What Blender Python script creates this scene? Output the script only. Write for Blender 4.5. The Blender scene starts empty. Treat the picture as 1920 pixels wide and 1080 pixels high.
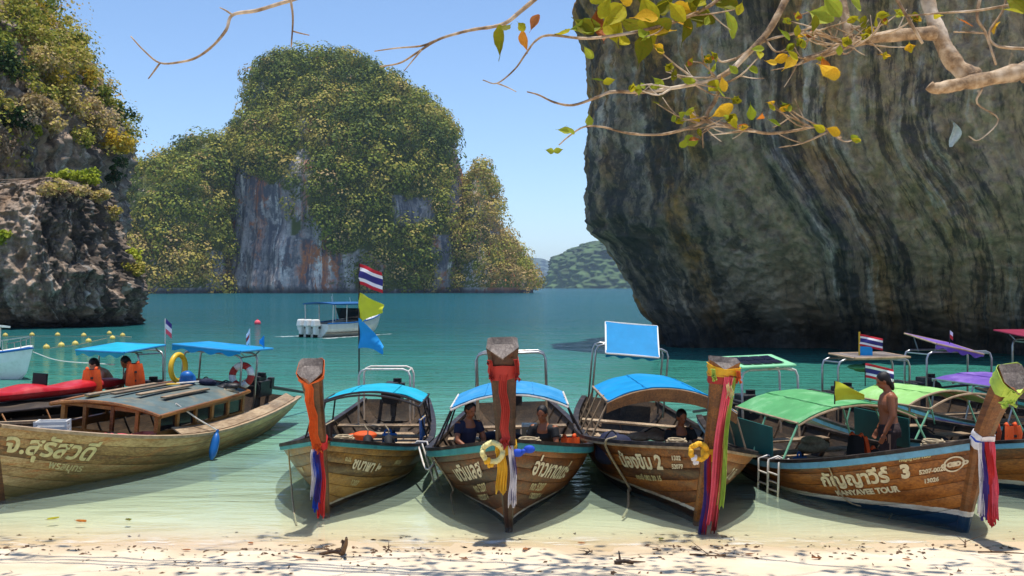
import bpy, math, random
import numpy as np
from mathutils import Matrix, Vector

R = math.radians
SC = bpy.context.scene
COL = SC.collection
rng = np.random.default_rng(7)
random.seed(7)

# ------------------------------------------------------------------ camera, sky, sun, exposure
F, CAMH, HY = 2000.0, 3.0, 538.0
cam_data = bpy.data.cameras.new('camera')
cam_data.sensor_width = 36.0
cam_data.lens = 36.0 * F / 1920.0
cam_data.shift_y = -(540.0 - HY) / 1920.0
cam_data.clip_start, cam_data.clip_end = 0.1, 30000
cam = bpy.data.objects.new('camera', cam_data)
COL.objects.link(cam)
cam.location = (0, 0, CAMH)
cam.rotation_euler = (R(90), 0, 0)
SC.camera = cam

SUN_DIR = Vector((0.07, 0.03, 1.0)).normalized()
world = bpy.data.worlds.new('World')
SC.world = world
world.use_nodes = True
wn = world.node_tree.nodes
wl = world.node_tree.links
bgn = wn['Background']
sky = wn.new('ShaderNodeTexSky')
sky.sky_type = 'NISHITA'
sky.sun_disc = False
sky.sun_elevation = math.asin(SUN_DIR.z)
sky.sun_rotation = math.atan2(SUN_DIR.x, SUN_DIR.y)
sky.altitude = 1200
sky.air_density = 1.0
sky.dust_density = 0.5
sky.ozone_density = 5.0
wl.new(sky.outputs[0], bgn.inputs[0])
bgn.inputs[1].default_value = 0.15
sun_d = bpy.data.lights.new('sun', 'SUN')
sun_d.energy = 4.4
sun_d.angle = R(0.55)
sun_d.color = (1.0, 0.95, 0.87)
sun = bpy.data.objects.new('sun', sun_d)
COL.objects.link(sun)
sun.rotation_euler = SUN_DIR.to_track_quat('Z', 'Y').to_euler()
sun.location = (0, 0, 60)
SC.view_settings.view_transform = 'Standard'
SC.view_settings.look = 'None'
SC.view_settings.gamma = 1.0
SC.view_settings.use_curve_mapping = False
SC.view_settings.exposure = 0.32
SC.render.engine = 'CYCLES'
SC.cycles.max_bounces = 10
SC.cycles.transparent_max_bounces = 12
SC.cycles.volume_bounces = 0

# ------------------------------------------------------------------ numpy noise
_perm = np.random.default_rng(11).permutation(256)
_perm = np.concatenate([_perm, _perm, _perm])
_g3 = np.random.default_rng(12).normal(size=(256, 3))
_g3 /= np.linalg.norm(_g3, axis=1)[:, None]

def pn(x, y, z=0.0):
    x, y, z = np.broadcast_arrays(np.asarray(x, float), np.asarray(y, float), np.asarray(z, float))
    xi, yi, zi = np.floor(x).astype(int), np.floor(y).astype(int), np.floor(z).astype(int)
    xf, yf, zf = x - xi, y - yi, z - zi
    xi &= 255; yi &= 255; zi &= 255
    f = lambda t: t * t * t * (t * (t * 6 - 15) + 10)
    u, v, w = f(xf), f(yf), f(zf)
    def gr(a, b, c):
        h = _perm[_perm[_perm[(xi + a) & 255] + ((yi + b) & 255)] + ((zi + c) & 255)]
        g = _g3[h]
        return g[..., 0] * (xf - a) + g[..., 1] * (yf - b) + g[..., 2] * (zf - c)
    l = lambda a, b, t: a + (b - a) * t
    return l(l(l(gr(0, 0, 0), gr(1, 0, 0), u), l(gr(0, 1, 0), gr(1, 1, 0), u), v),
             l(l(gr(0, 0, 1), gr(1, 0, 1), u), l(gr(0, 1, 1), gr(1, 1, 1), u), v), w) * 1.6

def fbm(x, y, z=0.0, o=4):
    r, a = 0, 1.0
    for i in range(o):
        r = r + a * pn(x * 2 ** i, y * 2 ** i, np.asarray(z) * 2 ** i + i * 7.3)
        a *= 0.5
    return r

def ridged(x, y, z=0.0, o=3):
    r, a = 0, 1.0
    for i in range(o):
        r = r + a * (1 - 2 * np.abs(pn(x * 2 ** i, y * 2 ** i, np.asarray(z) * 2 ** i + i * 3.1)))
        a *= 0.5
    return r

def sstep(a, b, x):
    t = np.clip((x - a) / (b - a), 0, 1)
    return t * t * (3 - 2 * t)

def W(px, py, d):
    return Vector(((px - 960) / F * d, d, CAMH + (HY - py) / F * d))

# ------------------------------------------------------------------ mesh helpers
def link(o, parent=None):
    COL.objects.link(o)
    if parent is not None:
        o.parent = parent
    return o

def tag(o, label=None, cat=None, group=None, kind=None):
    if label: o['label'] = label
    if cat: o['category'] = cat
    if group: o['group'] = group
    if kind: o['kind'] = kind
    return o

def empty(name, loc=(0, 0, 0), rot=(0, 0, 0)):
    o = bpy.data.objects.new(name, None)
    o.empty_display_size = 0.2
    o.location = loc
    o.rotation_euler = rot
    return link(o)

def thing(name, label, cat, loc=(0, 0, 0), rot=(0, 0, 0), group=None):
    return tag(empty(name, loc, rot), label, cat, group)

class MB:
    def __init__(s):
        s.v, s.f, s.m = [], [], []
    def add(s, V, Fc, mi=0):
        n = len(s.v)
        s.v += [tuple(map(float, p)) for p in V]
        for f in Fc:
            s.f.append(tuple(int(i) + n for i in f)); s.m.append(mi)
        return s
    def box(s, c, sz, rot=None, mi=0, taper=1.0):
        x, y, z = sz[0] / 2, sz[1] / 2, sz[2] / 2
        V = [Vector((a * x * (taper if d > 0 else 1), b * y * (taper if d > 0 else 1), d * z)) for d in (-1, 1) for b in (-1, 1) for a in (-1, 1)]
        if rot is not None:
            M = rot if isinstance(rot, Matrix) else Matrix.Rotation(rot, 3, 'Z')
            V = [M @ p for p in V]
        c = Vector(c)
        return s.add([p + c for p in V], [(0, 2, 3, 1), (4, 5, 7, 6), (0, 1, 5, 4), (2, 6, 7, 3), (0, 4, 6, 2), (1, 3, 7, 5)], mi)
    def bar(s, a, b, w, h=None, mi=0):
        a, b = Vector(a), Vector(b)
        d = b - a
        M = d.to_track_quat('X', 'Z').to_matrix()
        return s.box((a + b) / 2, (d.length, w, h or w), M, mi)
    def tube(s, pts, r, n=8, mi=0, cap=True):
        pts = [Vector(p) for p in pts]
        k = len(pts)
        rs = [r] * k if np.isscalar(r) else list(r)
        V, Fc = [], []
        up = None
        for i, p in enumerate(pts):
            t = (pts[min(i + 1, k - 1)] - pts[max(i - 1, 0)])
            t = t.normalized() if t.length > 1e-9 else Vector((0, 0, 1))
            if up is None:
                up = t.orthogonal().normalized()
            up = (up - t * up.dot(t))
            up = up.normalized() if up.length > 1e-6 else t.orthogonal().normalized()
            b = t.cross(up)
            for j in range(n):
                a = 2 * math.pi * j / n
                V.append(p + (up * math.cos(a) + b * math.sin(a)) * rs[i])
        for i in range(k - 1):
            for j in range(n):
                q = (j + 1) % n
                Fc.append((i * n + j, i * n + q, (i + 1) * n + q, (i + 1) * n + j))
        if cap:
            Fc.append(tuple(range(n - 1, -1, -1)))
            Fc.append(tuple((k - 1) * n + j for j in range(n)))
        return s.add(V, Fc, mi)
    def ell(s, c, r, nu=12, nv=8, rot=None, mi=0):
        c = Vector(c)
        V, Fc = [Vector((0, 0, -r[2]))], []
        for i in range(1, nv):
            a = -math.pi / 2 + math.pi * i / nv
            for j in range(nu):
                b = 2 * math.pi * j / nu
                V.append(Vector((r[0] * math.cos(a) * math.cos(b), r[1] * math.cos(a) * math.sin(b), r[2] * math.sin(a))))
        V.append(Vector((0, 0, r[2])))
        for j in range(nu):
            q = (j + 1) % nu
            Fc.append((0, 1 + q, 1 + j))
            for i in range(nv - 2):
                o = 1 + i * nu
                Fc.append((o + j, o + q, o + nu + q, o + nu + j))
            o = 1 + (nv - 2) * nu
            Fc.append((o + j, o + q, len(V) - 1))
        if rot is not None:
            V = [rot @ p for p in V]
        return s.add([p + c for p in V], Fc, mi)
    def grid(s, P, mi=0, closeu=False, flip=False, mif=None):
        P = np.asarray(P)
        a, b = P.shape[:2]
        Fc, ms = [], []
        n0 = len(s.f)
        for i in range(a if closeu else a - 1):
            i2 = (i + 1) % a
            for j in range(b - 1):
                q = (i * b + j, i2 * b + j, i2 * b + j + 1, i * b + j + 1)
                Fc.append(q[::-1] if flip else q)
                ms.append(mif(i, j) if mif else mi)
        s.add(P.reshape(-1, 3), Fc)
        s.m[n0:] = ms
        return s
    def slab(s, P, th, mi=0, mif=None):
        """sheet P[a,b,3] given thickness along its normals"""
        P = np.asarray(P, float)
        du = np.gradient(P, axis=0); dv = np.gradient(P, axis=1)
        N = np.cross(du, dv)
        N /= np.linalg.norm(N, axis=2)[..., None] + 1e-12
        Q = P - N * th
        s.grid(P, mi, mif=mif); s.grid(Q, mi, flip=True, mif=mif)
        a, b = P.shape[:2]
        ring = [(i, 0) for i in range(a)] + [(a - 1, j) for j in range(1, b)] + [(i, b - 1) for i in range(a - 2, -1, -1)] + [(0, j) for j in range(b - 2, 0, -1)]
        V = [P[i, j] for i, j in ring] + [Q[i, j] for i, j in ring]
        n = len(ring)
        Fc = [(k, n + k, n + (k + 1) % n, (k + 1) % n) for k in range(n)]
        return s.add(V, Fc, mi)
    def build(s, name, mats, parent=None, smooth=False, bevel=0):
        me = bpy.data.meshes.new(name)
        me.from_pydata(s.v, [], s.f)
        mats = mats if isinstance(mats, (list, tuple)) else [mats]
        for m in mats: me.materials.append(m)
        me.polygons.foreach_set('material_index', np.array(s.m, dtype=np.int32))
        if smooth:
            me.polygons.foreach_set('use_smooth', np.ones(len(s.f), dtype=bool))
        o = bpy.data.objects.new(name, me)
        if bevel:
            b = o.modifiers.new('bevel', 'BEVEL'); b.width = bevel; b.segments = 2; b.limit_method = 'ANGLE'
        return link(o, parent)

def np_mesh(name, V, Q, mat, parent=None, smooth=False, uv=None, attr=None):
    """fast mesh from numpy arrays; Q is (n,k) faces; uv per vertex; attr dict name -> per-vertex floats"""
    me = bpy.data.meshes.new(name)
    V = np.asarray(V, np.float32); Q = np.asarray(Q, np.int32)
    n, k = Q.shape
    me.vertices.add(len(V)); me.vertices.foreach_set('co', V.ravel())
    me.loops.add(n * k); me.loops.foreach_set('vertex_index', Q.ravel())
    me.polygons.add(n); me.polygons.foreach_set('loop_start', np.arange(0, n * k, k, dtype=np.int32))
    if smooth: me.polygons.foreach_set('use_smooth', np.ones(n, bool))
    if uv is not None:
        l = me.uv_layers.new(name='UVMap')
        l.data.foreach_set('uv', np.asarray(uv, np.float32)[Q.ravel()].ravel())
    for a, d in (attr or {}).items():
        l = me.attributes.new(a, 'FLOAT', 'POINT'); l.data.foreach_set('value', np.asarray(d, np.float32).ravel())
    me.update(calc_edges=True)
    me.materials.append(mat)
    return link(bpy.data.objects.new(name, me), parent)

def gridfaces(a, b, closeu=False):
    i = np.arange(a if closeu else a - 1); j = np.arange(b - 1)
    I, J = np.meshgrid(i, j, indexing='ij')
    I2 = (I + 1) % a
    return np.stack([I * b + J, I2 * b + J, I2 * b + J + 1, I * b + J + 1], -1).reshape(-1, 4)

def smooth_path(P, n):
    P = [Vector(p) for p in P]
    if len(P) < 3:
        return [P[0].lerp(P[-1], i / n) for i in range(n + 1)]
    Q = [P[0] * 2 - P[1]] + P + [P[-1] * 2 - P[-2]]
    out = []
    for i in range(1, len(Q) - 2):
        for k in range(n):
            t = k / n
            a, b, c, d = Q[i - 1], Q[i], Q[i + 1], Q[i + 2]
            out.append(0.5 * ((2 * b) + (c - a) * t + (2 * a - 5 * b + 4 * c - d) * t * t + (3 * b - a - 3 * c + d) * t ** 3))
    out.append(P[-1])
    return out

# ------------------------------------------------------------------ materials
class NT:
    def __init__(s, name):
        s.mat = bpy.data.materials.new(name)
        s.mat.use_nodes = True
        s.t = s.mat.node_tree
        s.n = s.t.nodes
        s.out = s.n['Material Output']
        s.b = s.n['Principled BSDF']
    def new(s, t, **kw):
        n = s.n.new(t)
        for k, v in kw.items():
            if k.startswith('i_'):
                k = k[2:]
                n.inputs[int(k) if k.isdigit() else k].default_value = v
            else: setattr(n, k, v)
        return n
    def l(s, a, b):
        s.t.links.new(a, b); return s
    def val(s, sock, v):
        if hasattr(v, 'links') or isinstance(v, bpy.types.NodeSocket): s.l(v, sock)
        else: sock.default_value = v
    def math(s, op, a, b=0.0, c=None, clamp=False):
        n = s.new('ShaderNodeMath', operation=op); n.use_clamp = clamp
        s.val(n.inputs[0], a); s.val(n.inputs[1], b)
        if c is not None: s.val(n.inputs[2], c)
        return n.outputs[0]
    def mix(s, f, a, b, blend='MIX'):
        n = s.new('ShaderNodeMix', data_type='RGBA', blend_type=blend)
        s.val(n.inputs[0], f); s.val(n.inputs[6], a); s.val(n.inputs[7], b)
        return n.outputs[2]
    def ramp(s, f, stops, interp='LINEAR'):
        n = s.new('ShaderNodeValToRGB')
        e = n.color_ramp; e.interpolation = interp
        while len(e.elements) < len(stops): e.elements.new(0.5)
        for el, (p, c) in zip(e.elements, stops):
            el.position = p
            el.color = c if len(c) == 4 else (*c, 1)
        s.l(f, n.inputs[0])
        return n.outputs[0]
    def coord(s, which='Object', scale=(1, 1, 1), rot=(0, 0, 0)):
        tc = s.new('ShaderNodeTexCoord')
        m = s.new('ShaderNodeMapping')
        m.inputs['Scale'].default_value = scale
        m.inputs['Rotation'].default_value = rot
        s.l(tc.outputs[which], m.inputs[0])
        return m.outputs[0]
    def noise(s, vec, scale=1, detail=3, rough=0.55, dist=0.0):
        n = s.new('ShaderNodeTexNoise')
        n.inputs['Scale'].default_value = scale; n.inputs['Detail'].default_value = detail
        n.inputs['Roughness'].default_value = rough; n.inputs['Distortion'].default_value = dist
        if vec is not None: s.l(vec, n.inputs['Vector'])
        return n.outputs[0]
    def mapr(s, v, a, b, c=0.0, d=1.0):
        n = s.new('ShaderNodeMapRange'); n.clamp = True
        s.l(v, n.inputs[0])
        for i, q in enumerate((a, b, c, d)): n.inputs[i + 1].default_value = q
        return n.outputs[0]
    def bump(s, h, strength=0.5, dist=0.02):
        n = s.new('ShaderNodeBump'); n.inputs['Strength'].default_value = strength; n.inputs['Distance'].default_value = dist
        s.l(h, n.inputs['Height'])
        return n.outputs[0]

def C(r, g, b):
    """sRGB 0-255 -> linear"""
    f = lambda c: c / 12.92 if c <= 0.04045 else ((c + 0.055) / 1.055) ** 2.4
    return (f(r / 255), f(g / 255), f(b / 255), 1.0)

def scl(c, k): return (c[0] * k, c[1] * k, c[2] * k, 1.0)

def plain(name, col, rough=0.6, var=0.25, scale=6, bump=0.15, metal=0.0, rnd=0.0, spec=0.4, dirt=None):
    t = NT(name)
    v = t.coord('Object')
    n = t.noise(v, scale, 4)
    n2 = t.noise(v, scale * 7, 2)
    c = t.mix(t.mapr(n, 0.3, 0.7), scl(col, 1 - var), scl(col, 1 + var * 0.5))
    if dirt:
        c = t.mix(t.mapr(t.noise(v, scale * 0.6, 5, 0.7), 0.5, 0.75, 0, 0.75), c, dirt)
    if rnd:
        oi = t.new('ShaderNodeObjectInfo')
        k = t.mapr(oi.outputs['Random'], 0, 1, 1 - rnd, 1 + rnd)
        vm = t.new('ShaderNodeVectorMath', operation='SCALE'); t.l(c, vm.inputs[0]); t.l(k, vm.inputs['Scale'])
        c = vm.outputs[0]
    t.l(c, t.b.inputs['Base Color'])
    t.b.inputs['Roughness'].default_value = rough
    t.b.inputs['Metallic'].default_value = metal
    t.b.inputs['Specular IOR Level'].default_value = spec
    if bump: t.l(t.bump(n2, bump, 0.01), t.b.inputs['Normal'])
    return t.mat

def wood(name, dark, mid, light, rough=0.45, weather=0.3, weather_col=(0.32, 0.25, 0.16, 1), paint=None, algae=None):
    """boat timber: grain runs along the boat (object x). paint = (line z at the stem, slope per metre, white width, below colour or None, white colour)"""
    t = NT(name)
    g = t.coord('Object', (1.2, 14, 14))
    b = t.coord('Object', (0.7, 1.5, 2.2))
    oi = t.new('ShaderNodeObjectInfo')
    va = t.new('ShaderNodeVectorMath', operation='ADD')
    t.l(b, va.inputs[0]); cm = t.new('ShaderNodeCombineXYZ')
    rr = t.math('MULTIPLY', oi.outputs['Random'], 17.0)
    t.l(rr, cm.inputs[0]); t.l(rr, cm.inputs[1]); t.l(cm.outputs[0], va.inputs[1])
    grain = t.noise(g, 3, 5, 0.6, 0.6)
    blot = t.noise(va.outputs[0], 1.3, 4, 0.6)
    k = t.math('ADD', t.math('MULTIPLY', grain, 0.45), t.math('MULTIPLY', blot, 0.55))
    k = t.math('ADD', k, t.mapr(oi.outputs['Random'], 0, 1, -0.09, 0.09))
    c = t.ramp(k, [(0.36, dark), (0.5, mid), (0.64, light)])
    wv = t.noise(t.coord('Object', (0.6, 2, 5)), 2.2, 6, 0.7)
    c = t.mix(t.mapr(wv, 0.52, 0.72, 0, weather), c, weather_col)
    tc = t.new('ShaderNodeTexCoord'); sp = t.new('ShaderNodeSeparateXYZ')
    t.l(tc.outputs['Object'], sp.inputs[0])
    sc_ = t.noise(t.coord('Object', (2.5, 9, 9)), 3.0, 7, 0.8)
    c = t.mix(t.mapr(sc_, 0.60, 0.68, 0, 0.55), c, scl(weather_col, 1.15))
    c = t.mix(t.mapr(sc_, 0.40, 0.33, 0, 0.6), c, scl(dark, 0.6))
    if algae:
        az = t.math('ADD', sp.outputs[2], t.mapr(wv, 0.3, 0.7, -0.12, 0.12))
        c = t.mix(t.mapr(az, 0.02, 0.42, 0.8, 0.0), c, algae)
    if paint:
        z0, sl, wd, below, white = paint
        lz = t.math('SUBTRACT', sp.outputs[2], t.math('MULTIPLY_ADD', sp.outputs[0], sl, z0))
        wob = t.mapr(t.noise(t.coord('Object', (3, 3, 3)), 4, 4), 0.3, 0.7, -0.006, 0.006)
        lz = t.math('ADD', lz, wob)
        wcol = t.mix(t.mapr(wv, 0.45, 0.75, 0, 0.7), white, mid)
        inb = t.math('LESS_THAN', lz, wd)
        c = t.mix(inb, c, wcol)
        if below:
            c = t.mix(t.math('LESS_THAN', lz, 0.0), c, t.mix(t.mapr(wv, 0.4, 0.8, 0, 0.5), below, scl(below, 0.4)))
        else:
            c = t.mix(t.math('LESS_THAN', lz, 0.0), c, scl(dark, 0.6))
    t.l(c, t.b.inputs['Base Color'])
    t.l(t.mapr(blot, 0.3, 0.7, rough - 0.1, rough + 0.2), t.b.inputs['Roughness'])
    t.l(t.bump(grain, 0.35, 0.006), t.b.inputs['Normal'])
    return t.mat

M = {}
M['teak'] = wood('teak hull', C(66, 32, 13), C(126, 70, 26), C(176, 108, 42), 0.4, 0.35, C(178, 140, 88), paint=(0.10, 0.030, 0.045, None, C(222, 214, 196)))
M['teak_dark'] = wood('dark teak hull', C(52, 28, 14), C(102, 58, 26), C(150, 88, 36), 0.42, 0.3, C(150, 112, 72), paint=(0.06, 0.026, 0.035, None, C(205, 196, 178)))
M['teak_blue'] = wood('teak hull with blue bottom', C(74, 36, 14), C(134, 76, 28), C(184, 114, 46), 0.36, 0.25, C(170, 120, 60), paint=(0.17, 0.055, 0.065, C(16, 56, 86), C(226, 224, 214)))
M['olive_hull'] = wood('varnished olive hull', C(78, 50, 20), C(138, 98, 40), C(178, 134, 62), 0.42, 0.4, C(184, 158, 104), paint=(0.08, 0.022, 0.03, None, C(200, 192, 172)))
M['pale_hull'] = wood('weathered pale hull', C(98, 70, 42), C(156, 124, 80), C(198, 168, 122), 0.62, 0.85, C(170, 96, 38), algae=C(92, 86, 44))
M['post'] = wood('prow timber', C(48, 26, 14), C(98, 58, 30), C(136, 86, 46), 0.4, 0.3, C(140, 100, 66))
M['post_blue'] = wood('prow timber with blue foot', C(60, 32, 15), C(112, 66, 30), C(150, 96, 48), 0.4, 0.3, C(150, 110, 70), paint=(0.17, 0.055, 0.065, C(16, 56, 86), C(226, 224, 214)))
M['post_dark'] = wood('dark prow timber', C(34, 20, 13), C(66, 38, 24), C(96, 58, 36), 0.42, 0.35, C(120, 92, 74))
M['post_gold'] = wood('golden prow timber', C(92, 52, 18), C(150, 92, 32), C(182, 120, 48), 0.4, 0.2, C(150, 110, 66))
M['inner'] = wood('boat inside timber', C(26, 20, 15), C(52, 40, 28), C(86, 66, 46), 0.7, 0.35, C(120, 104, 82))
M['deck'] = wood('worn deck boards', C(92, 74, 54), C(138, 114, 86), C(182, 158, 126), 0.7, 0.5, C(190, 176, 150))
M['cabin'] = wood('varnished cabin timber', C(84, 48, 18), C(140, 88, 36), C(178, 122, 58), 0.4, 0.25, C(170, 130, 80))
M['grey_wood'] = wood('grey worn timber', C(70, 62, 58), C(112, 102, 96), C(150, 140, 132), 0.75, 0.4, C(170, 162, 150))
M['rail_dark'] = plain('dark gunwale', C(38, 28, 24), 0.5, 0.4, 8, 0.2, dirt=C(110, 96, 84))
M['rail_pale'] = plain('pale worn gunwale', C(176, 150, 118), 0.6, 0.3, 8, 0.2, dirt=C(110, 80, 52))
M['teal'] = plain('teal paint', C(66, 150, 150), 0.45, 0.2, 5, 0.1, dirt=C(60, 92, 88))
M['skyblue'] = plain('sky blue paint', C(112, 172, 200), 0.45, 0.2, 5, 0.1, dirt=C(90, 110, 116))
M['white'] = plain('white paint', C(232, 230, 224), 0.4, 0.08, 4, 0.08, dirt=C(190, 184, 172))
M['letter'] = plain('cream lettering', C(226, 212, 182), 0.55, 0.15, 18, 0.05, dirt=C(160, 128, 88))
M['letter_gold'] = plain('pale gold lettering', C(206, 190, 140), 0.55, 0.25, 14, 0.05, dirt=C(140, 150, 120))
M['steel'] = plain('tube steel', C(176, 178, 178), 0.35, 0.15, 10, 0.05, metal=0.85, dirt=C(120, 96, 76))
M['white_tube'] = plain('white tube', C(222, 216, 206), 0.4, 0.15, 10, 0.05, dirt=C(176, 130, 90))
M['dark_tube'] = plain('dark tube', C(44, 38, 36), 0.5, 0.3, 10, 0.05)
M['black'] = plain('black rubber', C(22, 22, 23), 0.75, 0.3, 10, 0.2)
M['engine'] = plain('greasy engine metal', C(72, 70, 70), 0.45, 0.5, 14, 0.3, metal=0.5, dirt=C(30, 24, 20))
M['cyan_cloth'] = plain('cyan canopy', C(28, 162, 186), 0.6, 0.14, 3, 0.12, spec=0.15, dirt=C(60, 164, 200))
M['blue_cloth'] = plain('blue canopy', C(12, 136, 192), 0.6, 0.14, 3, 0.12, spec=0.15, dirt=C(60, 146, 206))
M['sky_cloth'] = plain('pale blue canopy', C(52, 138, 190), 0.6, 0.14, 3, 0.12, spec=0.15, dirt=C(100, 166, 208))
M['green_cloth'] = plain('green canopy', C(88, 156, 98), 0.6, 0.15, 3, 0.12, spec=0.15, dirt=C(150, 200, 150))
M['lime_cloth'] = plain('light green canopy', C(142, 190, 112), 0.6, 0.12, 3, 0.12, spec=0.15, dirt=C(190, 222, 170))
M['purple_cloth'] = plain('purple canopy', C(108, 80, 160), 0.5, 0.15, 3, 0.12, spec=0.15, dirt=C(160, 130, 200))
M['crimson_cloth'] = plain('crimson canopy', C(134, 42, 66), 0.55, 0.15, 3, 0.12, spec=0.15)
M['teal_panel'] = plain('dark teal panel', C(14, 96, 88), 0.5, 0.2, 4, 0.1)
M['red_plastic'] = plain('red plastic', C(186, 26, 34), 0.35, 0.12, 4, 0.05, dirt=C(206, 96, 90))
M['blue_plastic'] = plain('blue plastic', C(22, 96, 168), 0.4, 0.15, 5, 0.05)
M['yellow_plastic'] = plain('yellow plastic', C(222, 178, 38), 0.4, 0.15, 5, 0.05)
M['buoy'] = plain('pale yellow buoy', C(214, 190, 96), 0.5, 0.15, 5, 0.05, rnd=0.15)
M['pink'] = plain('pink plastic', C(226, 96, 108), 0.5, 0.15, 5, 0.05)
M['salmon'] = plain('salmon plastic', C(206, 122, 106), 0.5, 0.15, 5, 0.05)
M['orange'] = plain('orange life jacket', C(214, 84, 24), 0.7, 0.2, 8, 0.25)
M['navy'] = plain('navy cloth', C(24, 30, 58), 0.8, 0.25, 8, 0.2)
M['skin'] = plain('tanned skin', C(146, 88, 56), 0.5, 0.12, 9, 0.05)
M['skin_pale'] = plain('light skin', C(192, 140, 110), 0.5, 0.12, 9, 0.05)
M['hair'] = plain('black hair', C(16, 13, 12), 0.5, 0.3, 30, 0.4)
M['trousers'] = plain('dark brown trousers', C(50, 34, 32), 0.8, 0.2, 10, 0.2)
M['stripe'] = plain('tan stripe', C(150, 116, 92), 0.8, 0.2, 10, 0.2)
M['rope'] = plain('old rope', C(176, 158, 126), 0.9, 0.3, 25, 0.4)
for k_, c_ in dict(s_orange=C(222, 100, 38), s_red=C(206, 40, 40), s_coral=C(176, 52, 44), s_yellow=C(232, 176, 38), s_lime=C(176, 204, 84), s_pink=C(236, 92, 108), s_white=C(232, 226, 226), s_purple=C(70, 50, 130), s_blue=C(28, 74, 190), s_cream=C(226, 216, 150)).items():
    M[k_] = plain('sash ' + k_[2:], c_, 0.65, 0.15, 12, 0.25)
M['f_red'] = plain('flag red', C(196, 30, 48), 0.7, 0.1, 6, 0.1)
M['f_white'] = plain('flag white', C(236, 232, 236), 0.7, 0.08, 6, 0.1)
M['f_blue'] = plain('flag blue', C(48, 44, 120), 0.7, 0.1, 6, 0.1)
M['f_yellow'] = plain('flag yellow', C(206, 208, 46), 0.7, 0.1, 6, 0.1)
M['f_cyan'] = plain('flag cyan', C(22, 146, 214), 0.7, 0.1, 6, 0.1)
M['solar'] = plain('solar cell', C(20, 24, 56), 0.2, 0.2, 6, 0.0, spec=0.6)
M['mint'] = plain('mint green paint', C(140, 206, 158), 0.45, 0.12, 5, 0.1)
M['boat_top'] = plain('faded blue hard top', C(38, 92, 146), 0.5, 0.14, 3, 0.1, spec=.2)
M['bark'] = None

def glassy():
    t = NT('dark window glass')
    t.b.inputs['Base Color'].default_value = (0.012, 0.014, 0.018, 1)
    t.b.inputs['Roughness'].default_value = 0.12
    t.b.inputs['Alpha'].default_value = 0.85
    return t.mat
M['glass'] = glassy()

def bark():
    t = NT('pale bark')
    v = t.coord('Object', (1, 1, 1))
    n = t.noise(v, 9, 5, 0.65)
    p = t.noise(v, 3.5, 3)
    c = t.ramp(n, [(0.34, C(84, 64, 46)), (0.5, C(152, 124, 92)), (0.66, C(196, 172, 142))])
    c = t.mix(t.mapr(p, 0.52, 0.66, 0, 0.7), c, C(222, 206, 184))
    t.l(c, t.b.inputs['Base Color']); t.b.inputs['Roughness'].default_value = 0.8
    t.l(t.bump(n, 0.9, 0.02), t.b.inputs['Normal'])
    return t.mat
M['bark'] = bark()

def leafmat(name, cols, transl=0.35, attr='tint', rnd=False):
    """foliage; the tint attribute (per leaf / crown) or the object's random picks the colour"""
    t = NT(name)
    if rnd:
        f = t.new('ShaderNodeObjectInfo').outputs['Random']
    else:
        a = t.new('ShaderNodeAttribute', attribute_name=attr); f = a.outputs['Fac']
    n = len(cols)
    c = t.ramp(f, [(i / max(1, n - 1), q) for i, q in enumerate(cols)])
    if rnd:
        c = t.mix(t.mapr(t.noise(t.coord('Object'), 14, 4), 0.4, 0.7, 0, 0.6), c, t.mix(0.5, c, C(150, 100, 30)))
    t.l(c, t.b.inputs['Base Color'])
    t.b.inputs['Roughness'].default_value = 0.55
    t.b.inputs['Specular IOR Level'].default_value = 0.08
    tr = t.new('ShaderNodeBsdfTranslucent'); t.l(c, tr.inputs[0])
    mx = t.new('ShaderNodeMixShader'); mx.inputs[0].default_value = transl
    t.l(t.b.outputs[0], mx.inputs[1]); t.l(tr.outputs[0], mx.inputs[2]); t.l(mx.outputs[0], t.out.inputs[0])
    return t.mat
FOREST = [C(62, 78, 36), C(96, 110, 42), C(132, 140, 52), C(168, 160, 68), C(178, 156, 82), C(172, 144, 96)]
M['forest'] = leafmat('forest leaves', FOREST, 0.2)
M['cliff_leaf'] = leafmat('cliff tree leaves', [C(66, 84, 36), C(112, 124, 48), C(160, 156, 60), C(192, 172, 92), C(196, 172, 130)], 0.3)
M['bright_leaf'] = leafmat('bright leaves', [C(128, 142, 40), C(166, 174, 50), C(196, 198, 74)], 0.3)
M['gold_leaf'] = leafmat('golden leaves', [C(132, 120, 36), C(180, 154, 42), C(204, 176, 60)], 0.3)
M['dark_leaf'] = leafmat('dark leaves', [C(34, 54, 30), C(50, 74, 38), C(72, 96, 46)], 0.25)
M['twig_tuft'] = leafmat('dry twigs', [C(112, 92, 70), C(142, 122, 96), C(150, 138, 116)], 0.05)
LEAFC = {'olive': [C(96, 104, 24), C(128, 132, 32)], 'yg': [C(158, 158, 34), C(186, 178, 46)], 'green': [C(128, 148, 42), C(158, 172, 62)],
         'yellow': [C(206, 160, 30), C(222, 184, 60)], 'orange': [C(178, 96, 34), C(200, 136, 54)], 'brown': [C(150, 82, 40), C(186, 122, 78)]}
for k_, v_ in LEAFC.items():
    M['leaf_' + k_] = leafmat(k_ + ' leaf', v_, 0.4, rnd=True)
# ================================================================== SETTING
def sand_z(x, y):
    x, y = np.broadcast_arrays(np.asarray(x, float), np.asarray(y, float))
    sh = 12.35 + 0.25 * pn(x * 0.12, 3.3) + 0.08 * pn(x * 0.6, 9.1)
    d = sh - y
    z = np.where(d > 0, 0.075 * d + 0.006 * d * d * (d < 9) + (d >= 9) * 0.006 * 81, 0.055 * d)
    z = np.maximum(z, -2.6)
    near = np.exp(-((y - 11.5) / 5.0) ** 2)
    z = z + near * (0.022 * pn(x * 1.3, y * 1.7, 2.2) + 0.012 * pn(x * 4.1, y * 5, 1.2))
    return z

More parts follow.
